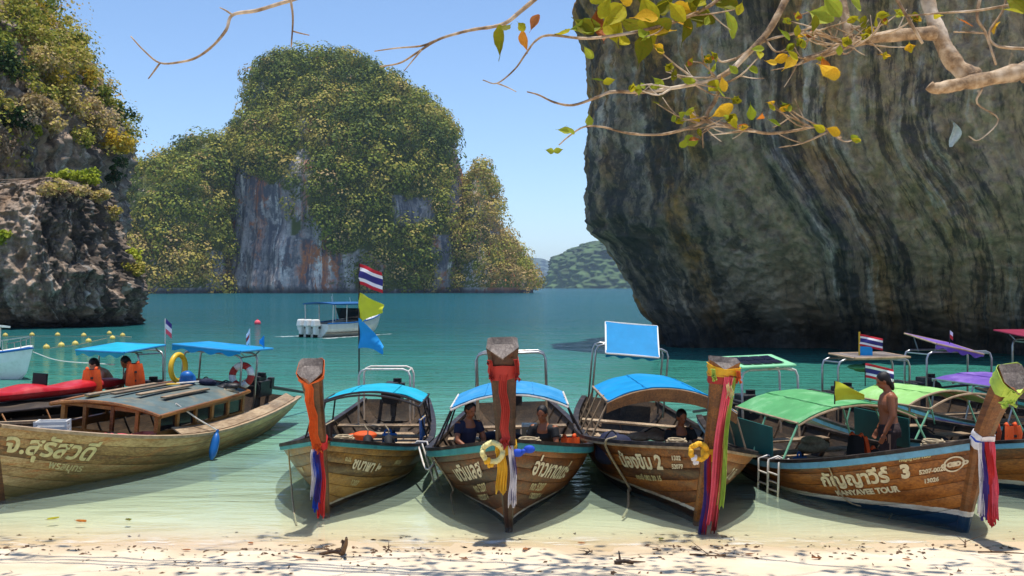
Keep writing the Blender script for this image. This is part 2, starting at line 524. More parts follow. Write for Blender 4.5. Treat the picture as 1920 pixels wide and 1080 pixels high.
def sand_mat():
    t = NT('beach sand')
    v = t.coord('Object')
    n = t.noise(v, 0.9, 5, 0.6)
    f = t.noise(v, 60, 3, 0.7)
    c = t.mix(t.mapr(n, 0.35, 0.68), C(208, 188, 158), C(230, 215, 190))
    sp = t.new('ShaderNodeSeparateXYZ'); tc = t.new('ShaderNodeTexCoord'); t.l(tc.outputs['Object'], sp.inputs[0])
    wz = t.math('ADD', sp.outputs[2], t.mapr(n, 0.3, 0.7, -0.02, 0.02))
    wet = t.mapr(wz, 0.015, 0.055, 1.0, 0.0)
    c = t.mix(wet, c, C(206, 184, 150))
    c = t.mix(t.mapr(wz, -0.10, -0.01, 1.0, 0.0), c, C(226, 214, 186))
    # broken weed and leaf crumbs lie on the sand and the shallow bed
    cr = t.noise(t.coord('Object', (5, 11, 1)), 1.0, 6, 0.72)
    big = t.noise(t.coord('Object', (0.5, 1.6, 1)), 1.0, 3)
    crm = t.mapr(t.math('ADD', cr, t.math('MULTIPLY', big, 0.35)), 0.83, 0.9, 0, 0.75)
    band = t.mapr(sp.outputs[2], -0.16, 0.0, 0.25, 1.0)
    c = t.mix(t.math('MULTIPLY', crm, band), c, C(116, 88, 56))
    sand_f = t.mix(t.mapr(f, 0.3, 0.7, 0, 0.25), c, C(170, 146, 112))
    t.l(sand_f, t.b.inputs['Base Color'])
    t.l(t.mapr(wet, 0, 1, 0.95, 0.45), t.b.inputs['Roughness'])
    t.b.inputs['Specular IOR Level'].default_value = 0.3
    h = t.math('ADD', t.math('MULTIPLY', f, 0.3), t.noise(v, 12, 4, 0.6))
    t.l(t.bump(h, 0.45, 0.02), t.b.inputs['Normal'])
    return t.mat

def build_sand():
    ys = np.concatenate([np.linspace(-40, 5, 14), np.linspace(5.6, 8.5, 16), np.linspace(8.6, 14, 110), np.linspace(14.2, 30, 50), np.geomspace(32, 8900, 30)])
    u = np.concatenate([-np.geomspace(6, 1, 40)[:-0 or None] * 1.0, np.linspace(-0.99, 0.99, 180), np.geomspace(1, 6, 40)])
    u = np.unique(np.round(u, 5))
    X = np.zeros((len(ys), len(u))); Y = np.zeros_like(X)
    for i, y in enumerate(ys):
        X[i] = u * max(9.0, y * 0.62 + 3); Y[i] = y
    far = Y > 200
    X[far] = np.clip(X, -7900, 7900)[far]
    Z = sand_z(X, Y)
    V = np.stack([X, Y, Z], -1).reshape(-1, 3)
    o = np_mesh('sand_ground', V, gridfaces(len(ys), len(u))[:, ::-1], sand_mat(), smooth=True)
    return tag(o, kind='structure')
build_sand()

def water_mat():
    t = NT('sea water')
    geo = t.new('ShaderNodeNewGeometry')
    sp = t.new('ShaderNodeSeparateXYZ'); t.l(geo.outputs['Position'], sp.inputs[0])
    v = t.coord('Object')
    big = t.noise(t.coord('Object', (0.05, 0.09, 1)), 1.0, 3)
    patch = t.noise(t.coord('Object', (0.02, 0.05, 1)), 1.0, 4, 0.6)
    Y = t.math('ADD', sp.outputs[1], t.math('MULTIPLY', t.math('SUBTRACT', big, 0.5), t.math('MULTIPLY', sp.outputs[1], 0.35)))
    lg = t.math('LOGARITHM', Y, 10.0)                        # depth grows offshore
    k = t.mapr(lg, math.log10(12), math.log10(240))
    P = lambda y: (math.log10(y) - math.log10(12)) / (math.log10(240) - math.log10(12))
    body = t.ramp(k, [(0.0, (0.55, 0.60, 0.50)), (P(16), (0.42, 0.57, 0.46)), (P(20), (0.27, 0.49, 0.36)), (P(25), (0.12, 0.37, 0.28)), (P(34), (0.045, 0.22, 0.165)), (P(52), (0.022, 0.13, 0.12)), (P(90), (0.010, 0.080, 0.092)), (1, (0.008, 0.085, 0.11))])
    body = t.mix(t.mapr(patch, 0.42, 0.66, 0, 0.42), body, (0.012, 0.075, 0.07, 1))
    opac = t.ramp(k, [(0.0, (0.0,) * 3), (P(13), (0.10,) * 3), (P(16), (0.36,) * 3), (P(20), (0.66,) * 3), (P(27), (0.9,) * 3), (P(38), (1,) * 3)])
    tint = t.ramp(k, [(0.0, (1, 1, 1)), (P(13.5), (0.91, 1.0, 0.97)), (P(20), (0.74, 0.97, 0.84)), (1, (0.5, 0.9, 0.8))])
    # ripples
    near = t.noise(t.coord('Object', (2.2, 5.0, 1)), 1.0, 4, 0.55, 0.6)
    mid = t.noise(t.coord('Object', (0.5, 1.3, 1)), 1.0, 4, 0.6, 0.4)
    swell = t.noise(t.coord('Object', (0.055, 0.33, 1)), 1.0, 4, 0.6, 0.5)
    h = t.math('ADD', t.math('MULTIPLY', near, 0.035), t.math('ADD', t.math('MULTIPLY', mid, 0.30), t.math('MULTIPLY', swell, 0.75)))
    h = t.math('MULTIPLY', h, t.mapr(sp.outputs[1], 12.0, 34.0, 0.12, 1.0))
    b = t.new('ShaderNodeBump'); b.inputs['Strength'].default_value = 1.0; b.inputs['Distance'].default_value = 1.0
    t.l(h, b.inputs['Height'])
    # calm at the very edge
    b.inputs['Strength'].default_value = 0.85
    fr = t.new('ShaderNodeFresnel'); fr.inputs['IOR'].default_value = 1.33; t.l(b.outputs[0], fr.inputs['Normal'])
    gl = t.new('ShaderNodeBsdfGlossy'); gl.inputs['Roughness'].default_value = 0.06
    t.l(b.outputs[0], gl.inputs['Normal'])
    df = t.new('ShaderNodeBsdfDiffuse'); t.l(body, df.inputs[0])
    b2 = t.new('ShaderNodeBump'); b2.inputs['Strength'].default_value = 0.12; b2.inputs['Distance'].default_value = 0.6
    t.l(h, b2.inputs['Height']); t.l(b2.outputs[0], df.inputs['Normal'])
    tr = t.new('ShaderNodeBsdfTransparent'); t.l(tint, tr.inputs[0])
    m1 = t.new('ShaderNodeMixShader'); t.l(opac, m1.inputs[0]); t.l(tr.outputs[0], m1.inputs[1]); t.l(df.outputs[0], m1.inputs[2])
    m2 = t.new('ShaderNodeMixShader')
    frs = t.math('MULTIPLY', fr.outputs[0], 0.80, clamp=True)
    t.l(frs, m2.inputs[0]); t.l(m1.outputs[0], m2.inputs[1]); t.l(gl.outputs[0], m2.inputs[2])
    # thin broken wash of foam along the very edge
    fo = t.noise(t.coord('Object', (1.6, 6.0, 1)), 1.0, 6, 0.7)
    edge = t.math('MULTIPLY', t.mapr(sp.outputs[1], 12.15, 12.45), t.mapr(sp.outputs[1], 12.95, 12.55))
    fm = t.math('MULTIPLY', edge, t.mapr(fo, 0.52, 0.66, 0, 0.55))
    fd = t.new('ShaderNodeBsdfDiffuse'); fd.inputs[0].default_value = (.8, .8, .76, 1)
    m3 = t.new('ShaderNodeMixShader'); t.l(fm, m3.inputs[0]); t.l(m2.outputs[0], m3.inputs[1]); t.l(fd.outputs[0], m3.inputs[2])
    t.l(m3.outputs[0], t.out.inputs[0])
    return t.mat

def build_water():
    ys = np.concatenate([np.linspace(11.2, 60, 120), np.geomspace(61, 8950, 60)])
    u = np.linspace(-1, 1, 41)
    X = u[None] * np.clip(ys * 1.6, 40, 7900)[:, None]
    Y = np.repeat(ys[:, None], 41, 1)
    Z = np.zeros_like(X)
    V = np.stack([X, Y, Z], -1).reshape(-1, 3)
    tag(np_mesh('sea_water', V, gridfaces(len(ys), 41)[:, ::-1], water_mat(), smooth=True), kind='structure')
build_water()

# ------------------------------------------------------------------ rock materials
def rock_mat(name, base, ochre, pale, dark, ochre_amt=0.5, pale_amt=0.5, dark_amt=0.6, tide_shade=1.4, bump=0.6, sc=1.0, warm=None, veg=None, warpk=1.0):
    """UV = (streak coordinate, height) in metres: stains run down the flutes"""
    t = NT(name)
    uv = t.new('ShaderNodeUVMap'); uv.uv_map = 'UVMap'
    v = t.coord('Object')
    def cn(s_, det, amt):
        n = t.new('ShaderNodeTexNoise'); n.inputs['Scale'].default_value = s_; n.inputs['Detail'].default_value = det; n.inputs['Roughness'].default_value = 0.65
        t.l(v, n.inputs['Vector'])
        q = t.new('ShaderNodeVectorMath', operation='SUBTRACT'); t.l(n.outputs['Color'], q.inputs[0]); q.inputs[1].default_value = (.5, .5, .5)
        r = t.new('ShaderNodeVectorMath', operation='SCALE'); t.l(q.outputs[0], r.inputs[0]); r.inputs['Scale'].default_value = amt
        return r.outputs[0]
    ad = t.new('ShaderNodeVectorMath', operation='ADD'); t.l(cn(0.5 * sc, 7, warpk / sc), ad.inputs[0]); t.l(uv.outputs[0], ad.inputs[1])
    warp = ad.outputs[0]
    def st(sx, sy, det=4, ro=0.6, off=0.0, dist=0.0):
        m = t.new('ShaderNodeMapping'); m.inputs['Scale'].default_value = (sx * sc, sy * sc, 1); m.inputs['Location'].default_value = (off, off * 0.7, off)
        t.l(warp, m.inputs[0])
        return t.noise(m.outputs[0], 1.0, det, ro, dist)
    grit = t.noise(v, 2.4 * sc, 9, 0.75)
    a = st(0.36, 0.035, 3, 0.6)
    b = st(1.1, 0.10, 4, 0.65, 5.0)
    c1 = st(0.30, 0.04, 3, 0.6, 11.0)
    e = st(3.2, 0.5, 5, 0.7, 23.0)
    c = t.ramp(t.math('ADD', t.math('MULTIPLY', a, 0.55), t.math('MULTIPLY', b, 0.45)), [(0.38, scl(base, 0.42)), (0.5, base), (0.62, scl(base, 1.5))])
    c = t.mix(t.mapr(c1, 0.50, 0.57, 0, ochre_amt), c, ochre)
    if warm:
        su = t.new('ShaderNodeSeparateXYZ'); t.l(uv.outputs[0], su.inputs[0])
        wx = t.math('ADD', su.outputs[0], t.mapr(a, 0.3, 0.7, -6.0, 6.0))
        c = t.mix(t.math('MULTIPLY', t.mapr(wx, warm[0], warm[1], 0, 0.8), t.mapr(b, 0.35, 0.55, 0.3, 1.0)), c, warm[2])
    c = t.mix(t.math('MULTIPLY', t.mapr(b, 0.53, 0.60), t.mapr(st(0.35, 0.09, 4, 0.6, 31.0), 0.42, 0.6, 0, pale_amt)), c, pale)
    c = t.mix(t.mapr(t.math('ADD', t.math('MULTIPLY', a, 0.5), t.math('MULTIPLY', e, 0.5)), 0.50, 0.445, 0, dark_amt), c, dark)
    c = t.mix(t.mapr(grit, 0.40, 0.62, 0.0, 0.5), c, scl(dark, 0.9))
    sp = t.new('ShaderNodeSeparateXYZ'); t.l(v, sp.inputs[0])
    tz = t.math('ADD', sp.outputs[2], t.mapr(grit, 0.3, 0.7, -0.5, 0.5))
    c = t.mix(t.mapr(tz, tide_shade * 0.3, tide_shade, 0.85, 0.0), c, scl(dark, 0.5))  # tidal stain, raised on the right cliff to paint in the undercut's shade
    if veg:
        at = t.new('ShaderNodeAttribute', attribute_name='veg')
        c = t.mix(at.outputs['Fac'], c, t.mix(grit, scl(veg, 0.7), scl(veg, 1.2)))
    t.l(c, t.b.inputs['Base Color'])
    t.b.inputs['Roughness'].default_value = 0.85
    t.b.inputs['Specular IOR Level'].default_value = 0.2
    hh = t.math('ADD', t.math('MULTIPLY', grit, 0.7), t.math('MULTIPLY', e, 0.22))
    t.l(t.bump(hh, bump, 0.30 / sc), t.b.inputs['Normal'])
    return t.mat
M['cliff'] = rock_mat('streaked cliff rock', C(156, 140, 120), C(184, 136, 72), C(216, 206, 190), C(38, 48, 56), 0.85, 0.9, 0.7, 2.2, bump=0.9, warm=(3.0, 10.0, C(206, 174, 136)), warpk=0.65)
M['karst'] = rock_mat('craggy karst rock', C(166, 146, 126), C(180, 142, 106), C(224, 214, 200), C(40, 42, 46), 0.4, 1.0, 0.6, 1.0, 1.0, warpk=1.6)
M['island_rock'] = rock_mat('island limestone', C(176, 166, 162), C(206, 122, 66), C(248, 240, 228), C(84, 86, 96), 0.95, 1.0, 0.85, 3.0, 0.6, 0.16, veg=C(92, 98, 48), warpk=0.45)
M['soil'] = plain('scrubby hillside', C(84, 80, 46), 0.95, 0.45, 0.08, 0.3)

# ------------------------------------------------------------------ right cliff: an overhanging fluted wall
def right_cliff():
    base = [(30, 100), (16, 80), (9.6, 62), (8.0, 56), (7.8, 53.2), (9.3, 51.6), (12.5, 50.4), (17, 48.6), (23, 46.0), (29, 43.5), (37, 41), (52, 39)]
    path = np.array([(p.x, p.y) for p in smooth_path([(x, y, 0) for x, y in base], 24)])
    sg = np.concatenate([[0], np.cumsum(np.hypot(*np.diff(path, axis=0).T))])
    corner = sg[np.argmin(np.hypot(path[:, 0] - 7.8, path[:, 1] - 53.2))]
    fine = np.concatenate([np.linspace(0, corner - 8, 40)[:-1], np.linspace(corner - 8, corner + 27, 500), np.linspace(corner + 27, sg[-1], 30)[1:]])
    bx = np.interp(fine, sg, path[:, 0]); by = np.interp(fine, sg, path[:, 1])
    # smooth outward normals
    k = np.ones(61) / 61
    tx = np.gradient(bx, fine); ty = np.gradient(by, fine)
    pad = lambda q: np.convolve(np.pad(q, 30, 'edge'), k, 'valid')
    tx, ty = pad(tx), pad(ty)
    nrm = np.hypot(tx, ty); nx, ny = ty / nrm, -tx / nrm
    zz = np.concatenate([np.linspace(-3.0, 18, 330), np.linspace(18.1, 27, 30)])
    A, Z = np.meshgrid(fine - corner, zz, indexing='ij')
    zt = [-3, 0, .87, 1.9, 3.2, 4.5, 5.5, 5.75, 6.3, 7.9, 10, 14, 15, 15.8, 17, 20, 24, 34]
    ot = [-.3, 0, .4, 1.1, 1.9, 2.8, 3.7, 4.15, 4.5, 4.35, 4.3, 4.3, 4.1, 4.5, 5.0, 4.8, 3.5, 2.0]
    oc = np.interp(Z, zt, ot)
    of = 3.4 * sstep(0.0, 7.5, Z) + 0.9 * sstep(2, 5, Z) + 0.10 * np.minimum(Z - 7, 11) * (Z > 7)
    wc = np.exp(-(np.maximum(np.abs(A + 0.6) - 1.0, 0) / 2.2) ** 2)
    o = oc * wc + of * (1 - wc)
    o -= 2.9 * sstep(2.6, 0.3, Z) * sstep(0.5, 4, A) * (1 - 0.75 * sstep(12, 20, A))     # sea-cut notch
    o += 0.7 * sstep(13, 24, A)
    mask = sstep(2.5, 7, A) * (1 - 0.7 * sstep(13, 20, A))
    shift = 2.5 * sstep(10.0, 3.6, Z) * mask
    S = A - shift
    w1 = pn(S * 0.10, Z * 0.03, 4.0)
    w2 = 0.18 * pn(S * 0.5, Z * 0.10, 14.0)
    fade = 0.35 + 0.9 * np.clip(0.5 + pn(S * 0.14, Z * 0.10, 21.0), 0, 1)
    fl = 1.25 * (ridged(S * 0.17 + 0.25 * w1, Z * 0.03, 1.0, 2) - 0.4) + 0.80 * fade * (ridged(S * 0.36 + 0.4 * w1 + w2, Z * 0.09, 8.0, 2) - 0.4)
    fl += 0.07 * fade * ridged(S * 1.1 + w2 * 2, Z * 0.30, 3.0, 2)
    X0 = bx[:, None] + nx[:, None] * o; Y0 = by[:, None] + ny[:, None] * o
    lump = 0.45 * fbm(X0 * 0.24, Y0 * 0.24, Z * 0.2, 3) + 0.26 * fbm(X0 * 0.9, Y0 * 0.9, Z * 0.8, 4) + 0.20 * (ridged(X0 * 1.6, Y0 * 1.6, Z * 1.2, 4) - .6)
    pocket = -0.9 * np.clip(pn(S * 0.30 + 7, Z * 0.24, 5.5) - 0.32, 0, 1) * 2.6
    rag = sstep(6.6, 5.8, Z) * sstep(5.0, 5.7, Z) * wc * 0.7 * pn(A * 2.3, Z * 1.2, 2)
    d = fl * (1 - 0.75 * wc) + lump * (1 - 0.4 * wc) + pocket * (1 - wc) + rag - 0.60 * wc - 0.15 * wc * sstep(1.5, 6.0, Z)
    # stalactite columns
    for a0, z0, z1, w, h in ((11.2, 3.4, 6.6, 0.35, 0.8), (14.8, 4.6, 7.2, 0.5, 0.7), (9.4, 2.0, 3.8, 0.3, 0.5), (18.4, 2.5, 6.0, 0.7, 0.8), (20.8, 1.2, 4.2, 0.6, 0.8), (16.6, 1.0, 3.6, 0.5, 0.6)):
        d += h * np.exp(-((A - a0) / w) ** 2) * sstep(z0, z0 + 0.5, Z) * sstep(z1 + 2.0, z1, Z)
    o = (o + d) * (1 - 0.55 * sstep(-1.2, -6.0, A))
    X = bx[:, None] + nx[:, None] * o; Y = by[:, None] + ny[:, None] * o
    a, b = X.shape
    # close over the top with a plateau
    top = np.stack([X[:, -1] + 0 * X[:, -1], Y[:, -1], np.full(a, 27.0)], -1)
    V = np.stack([X, Y, Z], -1).reshape(-1, 3)
    uv = np.stack([S + 0.25 * w1 * 4, Z], -1).reshape(-1, 2)
    back = np.stack([np.full(a, 60.0), np.full(a, 95.0), np.full(a, 28.0)], -1) * 1.0
    back[:, 0] = 0.3 * top[:, 0] + 0.7 * 60; back[:, 1] = 0.3 * top[:, 1] + 0.7 * 95
    Q = gridfaces(a, b)[:, ::-1]
    n = len(V)
    i = np.arange(a - 1)
    Q2 = np.stack([i * b + b - 1, n + i, n + i + 1, (i + 1) * b + b - 1], -1)[:, ::-1][:, ::-1]
    V = np.concatenate([V, back]); uv = np.concatenate([uv, back[:, :2]])
    o = np_mesh('cliff', V, np.concatenate([Q, Q2]), M['cliff'], smooth=True, uv=uv)
    globals()['RCS'] = (X, Y, Z)
    return tag(o, label='dark overhanging fluted cliff rising from the water behind the right hand boats', kind='structure')
right_cliff()

# ------------------------------------------------------------------ towers of rock built from horizontal slices
def tower(name, lev, mat, nphi, nz, disp, expo=2.5, kind='structure', label=None, phi0=0.0, phi1=2 * math.pi):
    """lev rows: z, xl, xr, yf, yb.  disp(x, y, z, phi) -> outward displacement.  Returns surface arrays"""
    lev = np.array(sorted(lev), float)
    z = np.interp(np.linspace(0, 1, nz), np.linspace(0, 1, len(lev)), lev[:, 0]) if False else np.linspace(lev[0, 0], lev[-1, 0], nz)
    xl, xr, yf, yb = (np.interp(z, lev[:, 0], lev[:, i]) for i in (1, 2, 3, 4))
    ph = np.linspace(0, 2 * math.pi, nphi, endpoint=False)
    cx, cy, a, b = (xl + xr) / 2, (yf + yb) / 2, (xr - xl) / 2, (yb - yf) / 2
    sp = lambda q: np.sign(q) * np.abs(q) ** (2 / expo)
    X = cx[None] + a[None] * sp(np.cos(ph))[:, None]
    Y = cy[None] + b[None] * sp(np.sin(ph))[:, None]
    Z = np.repeat(z[None], nphi, 0)
    nx, ny = np.cos(ph)[:, None] + 0 * Z, np.sin(ph)[:, None] + 0 * Z
    d = disp(X, Y, Z, ph[:, None] + 0 * Z)
    X = X + nx * d; Y = Y + ny * d
    per = np.cumsum(np.hypot(*np.diff(np.stack([X[:, 0], Y[:, 0]]), append=np.stack([X[:1, 0], Y[:1, 0]]))))
    V = np.stack([X, Y, Z], -1).reshape(-1, 3)
    uv = np.stack([np.repeat(per[:, None], nz, 1), Z], -1).reshape(-1, 2)
    topc = np.array([[cx[-1], cy[-1], z[-1] + 0.02 * (z[-1] - z[0])]])
    n = len(V)
    i = np.arange(nphi); i2 = (i + 1) % nphi
    Q = np.concatenate([gridfaces(nphi, nz, True), np.stack([i * nz + nz - 1, i2 * nz + nz - 1, np.full(nphi, n), np.full(nphi, n)], -1)[:, [0, 1, 2, 2]]])
    # the cap uses triangles written as degenerate-free quads: split it into a second mesh-safe form
    Q = Q[:-nphi]
    o = np_mesh(name, np.concatenate([V, topc]), Q, mat, smooth=True, uv=np.concatenate([uv, [[0, 0]]]))
    tag(o, label=label, kind=kind)
    return X, Y, Z, o

def px_levels(rows, d, yfs, yb, zk=1.0):
    """rows (py, xl, xr) measured at the massif's middle distance d"""
    out = []
    for (py, xl, xr), yf in zip(rows, yfs):
        out.append((CAMH + (HY - py) * d / F * zk, (xl - 960) * d / F, (xr - 960) * d / F, yf, yb if np.isscalar(yb) else yb(py)))
    return out

DI = 547.0
rows = [(556, 398, 902), (500, 404, 893), (450, 408, 890), (400, 411, 888), (350, 413, 882), (310, 416, 879), (270, 420, 868), (240, 426, 854), (215, 438, 838), (185, 453, 813), (150, 463, 768), (120, 473, 712), (105, 482, 690), (97, 498, 672), (92, 530, 640), (90, 565, 610)]
yfs = [497, 499, 500, 501, 503, 506, 509, 513, 517, 522, 528, 535, 538, 540, 543, 546]
lev = px_levels(rows, DI, yfs, 600, 0.955)
isl_disp = lambda x, y, z, p: 4.5 * fbm(x * 0.025, y * 0.025, z * 0.02, 3) + 1.8 * ridged(x * 0.09, y * 0.09, z * 0.012, 3) - 5.2 - 1.5 * sstep(3.5, 0, z)
IS = tower('karst_island', lev, M['island_rock'], 420, 150, isl_disp, 2.6, label='tall forested limestone island across the bay with streaked bare rock low on its face')
rows2 = [(556, 838, 1006), (530, 840, 1003), (500, 848, 984), (470, 856, 962), (440, 862, 944), (400, 868, 932), (365, 872, 926), (335, 878, 919), (318, 888, 911), (310, 896, 904)]
lev2 = px_levels(rows2, DI, [503, 504, 507, 510, 513, 517, 522, 527, 534, 538], lambda py: 585 - 0.0 * py, 0.96)
SP = tower('karst_island_spur', lev2, M['island_rock'], 220, 110, lambda x, y, z, p: 0.6 * isl_disp(x, y, z, p) + 0.6, 2.3, label='lower wooded spur at the right end of the limestone island')
rows3 = [(556, 120, 446), (500, 140, 446), (450, 160, 445), (400, 178, 444), (360, 195, 443), (330, 212, 442), (312, 236, 441), (295, 280, 440), (275, 308, 438), (258, 328, 436), (244, 345, 432), (236, 380, 425)]
lev3 = px_levels(rows3, 520.0, [470, 473, 477, 482, 488, 494, 500, 505, 510, 514, 518, 521], 570, 0.92)
LH = tower('wooded_hill', lev3, M['island_rock'], 260, 110, lambda x, y, z, p: 0.8 * isl_disp(x, y, z, p), 2.4, label='low wooded hill joining the left side of the limestone island')

# ------------------------------------------------------------------ foliage
def leaf_cloud(cent, rad, tint, n, size, outward=0.35, up=0.3, rg=rng, shell=0.5, jitter=0.14, rnd=0.6):
    """n leaf quads in each ellipsoid crown: cent (k,3), rad (k,3), tint (k,)"""
    k = len(cent)
    d = rg.normal(size=(k, n, 3)); d /= np.linalg.norm(d, axis=2)[..., None]
    r = (shell + (1 - shell) * rg.random((k, n))) ** 0.7
    # lumpy crowns: push leaves towards a few random lobes
    lob = rg.normal(size=(k, 6, 3)); lob /= np.linalg.norm(lob, axis=2)[..., None]
    best = np.max(np.einsum('kni,kli->knl', d, lob), axis=2)
    r = r * (0.72 + 0.42 * np.clip(best, 0, 1))
    p = cent[:, None] + d * rad[:, None] * r[..., None]
    nn = rg.normal(size=(k, n, 3)) * rnd + d * outward * 2 + np.array([0, 0, up * 2])
    nn /= np.linalg.norm(nn, axis=2)[..., None]
    t = np.cross(nn, rg.normal(size=(k, n, 3))); t /= np.linalg.norm(t, axis=2)[..., None] + 1e-9
    b = np.cross(nn, t)
    sz = np.asarray(size).reshape(-1, 1, 1) if not np.isscalar(size) else size
    s = sz * (0.6 + 0.8 * rg.random((k, n, 1)))
    q = np.stack([p - t * s * 0.5, p + b * s * 0.36 - nn * s * 0.08, p + t * s * 0.5, p - b * s * 0.36 - nn * s * 0.08], 2)
    V = q.reshape(-1, 3)
    Q = np.arange(len(V)).reshape(-1, 4)
    tn = np.clip(tint[:, None] + rg.normal(size=(k, n)) * jitter, 0, 1)
    return V, Q, np.repeat(tn.reshape(-1), 4)

def surface_crowns(S, keep, spacing_n, rad, seed, zmin=1.5):
    X, Y, Z, o = S
    rg = np.random.default_rng(seed)
    a, b = X.shape
    # area-weighted picks
    dx = np.stack([np.roll(X, -1, 0) - X, np.roll(Y, -1, 0) - Y, np.roll(Z, -1, 0) - Z], -1)[:, :-1]
    dz = np.stack([np.diff(X, axis=1), np.diff(Y, axis=1), np.diff(Z, axis=1)], -1)
    N = np.cross(dx, dz); ar = np.linalg.norm(N, axis=2)
    N = N / (ar[..., None] + 1e-9)
    c = np.stack([X, Y, Z], -1)[:, :-1]
    ok = (c[..., 2] > zmin) & (c[..., 1] < np.mean(Y) + 18)
    w = (ar * ok).ravel(); w /= w.sum()
    idx = rg.choice(len(w), size=spacing_n, p=w)
    P = c.reshape(-1, 3)[idx] + rg.normal(size=(spacing_n, 3)) * 0.6
    NN = N.reshape(-1, 3)[idx]
    px = 960 + F * P[:, 0] / P[:, 1]; py = HY + F * (CAMH - P[:, 2]) / P[:, 1]
    k = keep(px, py, NN, P, rg)
    P, NN = P[k], NN[k]
    n = len(P)
    rr = rad * (0.5 + 1.25 * rg.random(n) ** 2.2)
    P = P + NN * (rr * 0.36)[:, None] + np.array([0, 0, 0.25]) * rr[:, None]
    R3 = np.stack([rr * (0.9 + 0.3 * rg.random(n)), rr * (0.9 + 0.3 * rg.random(n)), rr * (0.75 + 0.35 * rg.random(n))], -1)
    return P, R3, rr, rg

def island_keep(px, py, N, P, rg):
    """where trees have a hold: everywhere but the bare faces"""
    k = np.ones(len(px), bool)
    wob = 10 * pn(P[:, 0] * 0.06, P[:, 2] * 0.06, 3.0) + 6 * pn(P[:, 0] * 0.2, P[:, 2] * 0.2, 8.0)
    # big bare face, low left
    top = np.interp(px, [405, 420, 470, 520, 560, 610, 640], [285, 290, 322, 352, 378, 425, 480]) + wob
    bare = (px > 404) & (px < 612 + wob) & (py > top)
    bare &= ~((px > 545) & (py < 440) & (pn(P[:, 0] * 0.09, P[:, 2] * 0.07, 1.0) > 0.05))
    # right-hand scars
    for x0, x1, y0, y1 in ((812, 850, 440, 545), (842, 868, 330, 420), (740, 815, 372, 425), (600, 660, 470, 545), (845, 882, 255, 330)):
        bare |= (px > x0 + wob) & (px < x1 + wob) & (py > y0 + wob) & (py < y1 + wob) & (rg.random(len(px)) < 0.95)
    k &= ~bare
    k &= ~((py > 542) & (rg.random(len(px)) < 0.85))
    thin = pn(P[:, 0] * 0.035, P[:, 2] * 0.05, 6.0)
    k &= ~((thin > 0.42) & (rg.random(len(px)) < 0.6))
    return k

def tint_of(P, rg, base=0.34, s=0.03):
    big = 0.5 * pn(P[:, 0] * s * 0.6, P[:, 1] * s, P[:, 2] * s) + 0.45 * pn(P[:, 0] * 0.085, P[:, 1] * 0.08, P[:, 2] * 0.085)
    low = 0.22 * sstep(70, 10, P[:, 2])
    return np.clip(base + big * 0.5 + low + rg.normal(size=len(P)) * 0.23, 0.02, 0.98)

def veg_attr(S, keep):
    X, Y, Z, o = S
    P = np.stack([X, Y, Z], -1).reshape(-1, 3)
    px = 960 + F * P[:, 0] / P[:, 1]; py = HY + F * (CAMH - P[:, 2]) / P[:, 1]
    k = keep(px, py, P, P, np.random.default_rng(1)).astype(float)
    me = o.data
    full = np.zeros(len(me.vertices)); full[:len(k)] = k
    l = me.attributes.new('veg', 'FLOAT', 'POINT'); l.data.foreach_set('value', full.astype(np.float32))

def forest(S, keep, n, rad, seed, name, label, leaves=64, size=0.62, base=0.34):
    veg_attr(S, keep)
    P, R3, rr, rg = surface_crowns(S, keep, n, rad, seed)
    V, Q, T = leaf_cloud(P, R3, tint_of(P, rg, base), leaves, size * rr, rg=rg, outward=0.62, up=0.14, shell=0.75, jitter=0.04, rnd=0.2)
    tag(np_mesh(name, V, Q, M['forest'], attr={'tint': T}), label=label, kind='stuff')
forest(IS, island_keep, 3700, 3.8, 3, 'island_forest', 'mixed green and brown forest cloaking the tall limestone island', 118, 0.225)
forest(SP, lambda px, py, N, P, rg: (rg.random(len(px)) < 0.8) & ~((px > 918) & (py > 350) & (py < 440) & (rg.random(len(px)) < 0.7)) & ~((py > 540)), 800, 3.4, 4, 'spur_forest', 'brownish scrub and trees on the low right spur of the island', 118, 0.225, 0.5)
forest(LH, lambda px, py, N, P, rg: (rg.random(len(px)) < 0.93) & ~((px > 320) & (px < 372) & (py > 238) & (py < 272)) & ~((px > 385) & (py > 470) & (rg.random(len(px)) < 0.7)) & (py < 540), 1500, 3.8, 5, 'hill_forest', 'darker forest on the low hill left of the tall island', 118, 0.225, 0.34)

# far hills
def far_hill(name, label, rows, d, depth, col, seed, k):
    t = NT(name + ' cover')
    n = t.noise(t.coord('Object'), 0.02 * 2300 / d, 6, 0.7)
    t.l(t.mix(t.mapr(n, 0.4, 0.62), scl(col, 0.5), scl(col, 1.5)), t.b.inputs['Base Color']); t.b.inputs['Roughness'].default_value = 0.95
    lv = px_levels(rows, d, [d - depth * (1 - 0.8 * i / (len(rows) - 1)) for i in range(len(rows))], d + depth)
    tower(name, lv, t.mat, 260, 80, lambda x, y, z, p: k * 2.2 * fbm(x * 0.012 * 2300 / d, y * 0.012 * 2300 / d, z * 0.02 * 2300 / d + seed, 4) + k * 2.0 * pn(x * 0.09 * 2300 / d, y * 0.09 * 2300 / d, z * 0.12 * 2300 / d), 2.2, label=label)
far_hill('distant_hill', 'green wooded hill far across the water left of the dark cliff', [(541, 1016, 1330), (525, 1020, 1320), (505, 1030, 1300), (488, 1042, 1290), (474, 1062, 1270), (464, 1078, 1250), (456, 1098, 1220), (451, 1120, 1180), (449, 1136, 1160)], 2300, 160, C(66, 88, 48), 1.0, 7)
far_hill('faint_hill', 'pale blue hill on the horizon beside the green one', [(540, 975, 1050), (515, 979, 1042), (500, 983, 1032), (490, 990, 1022), (484, 998, 1008)], 7200, 200, C(70, 84, 60), 5.0, 20)

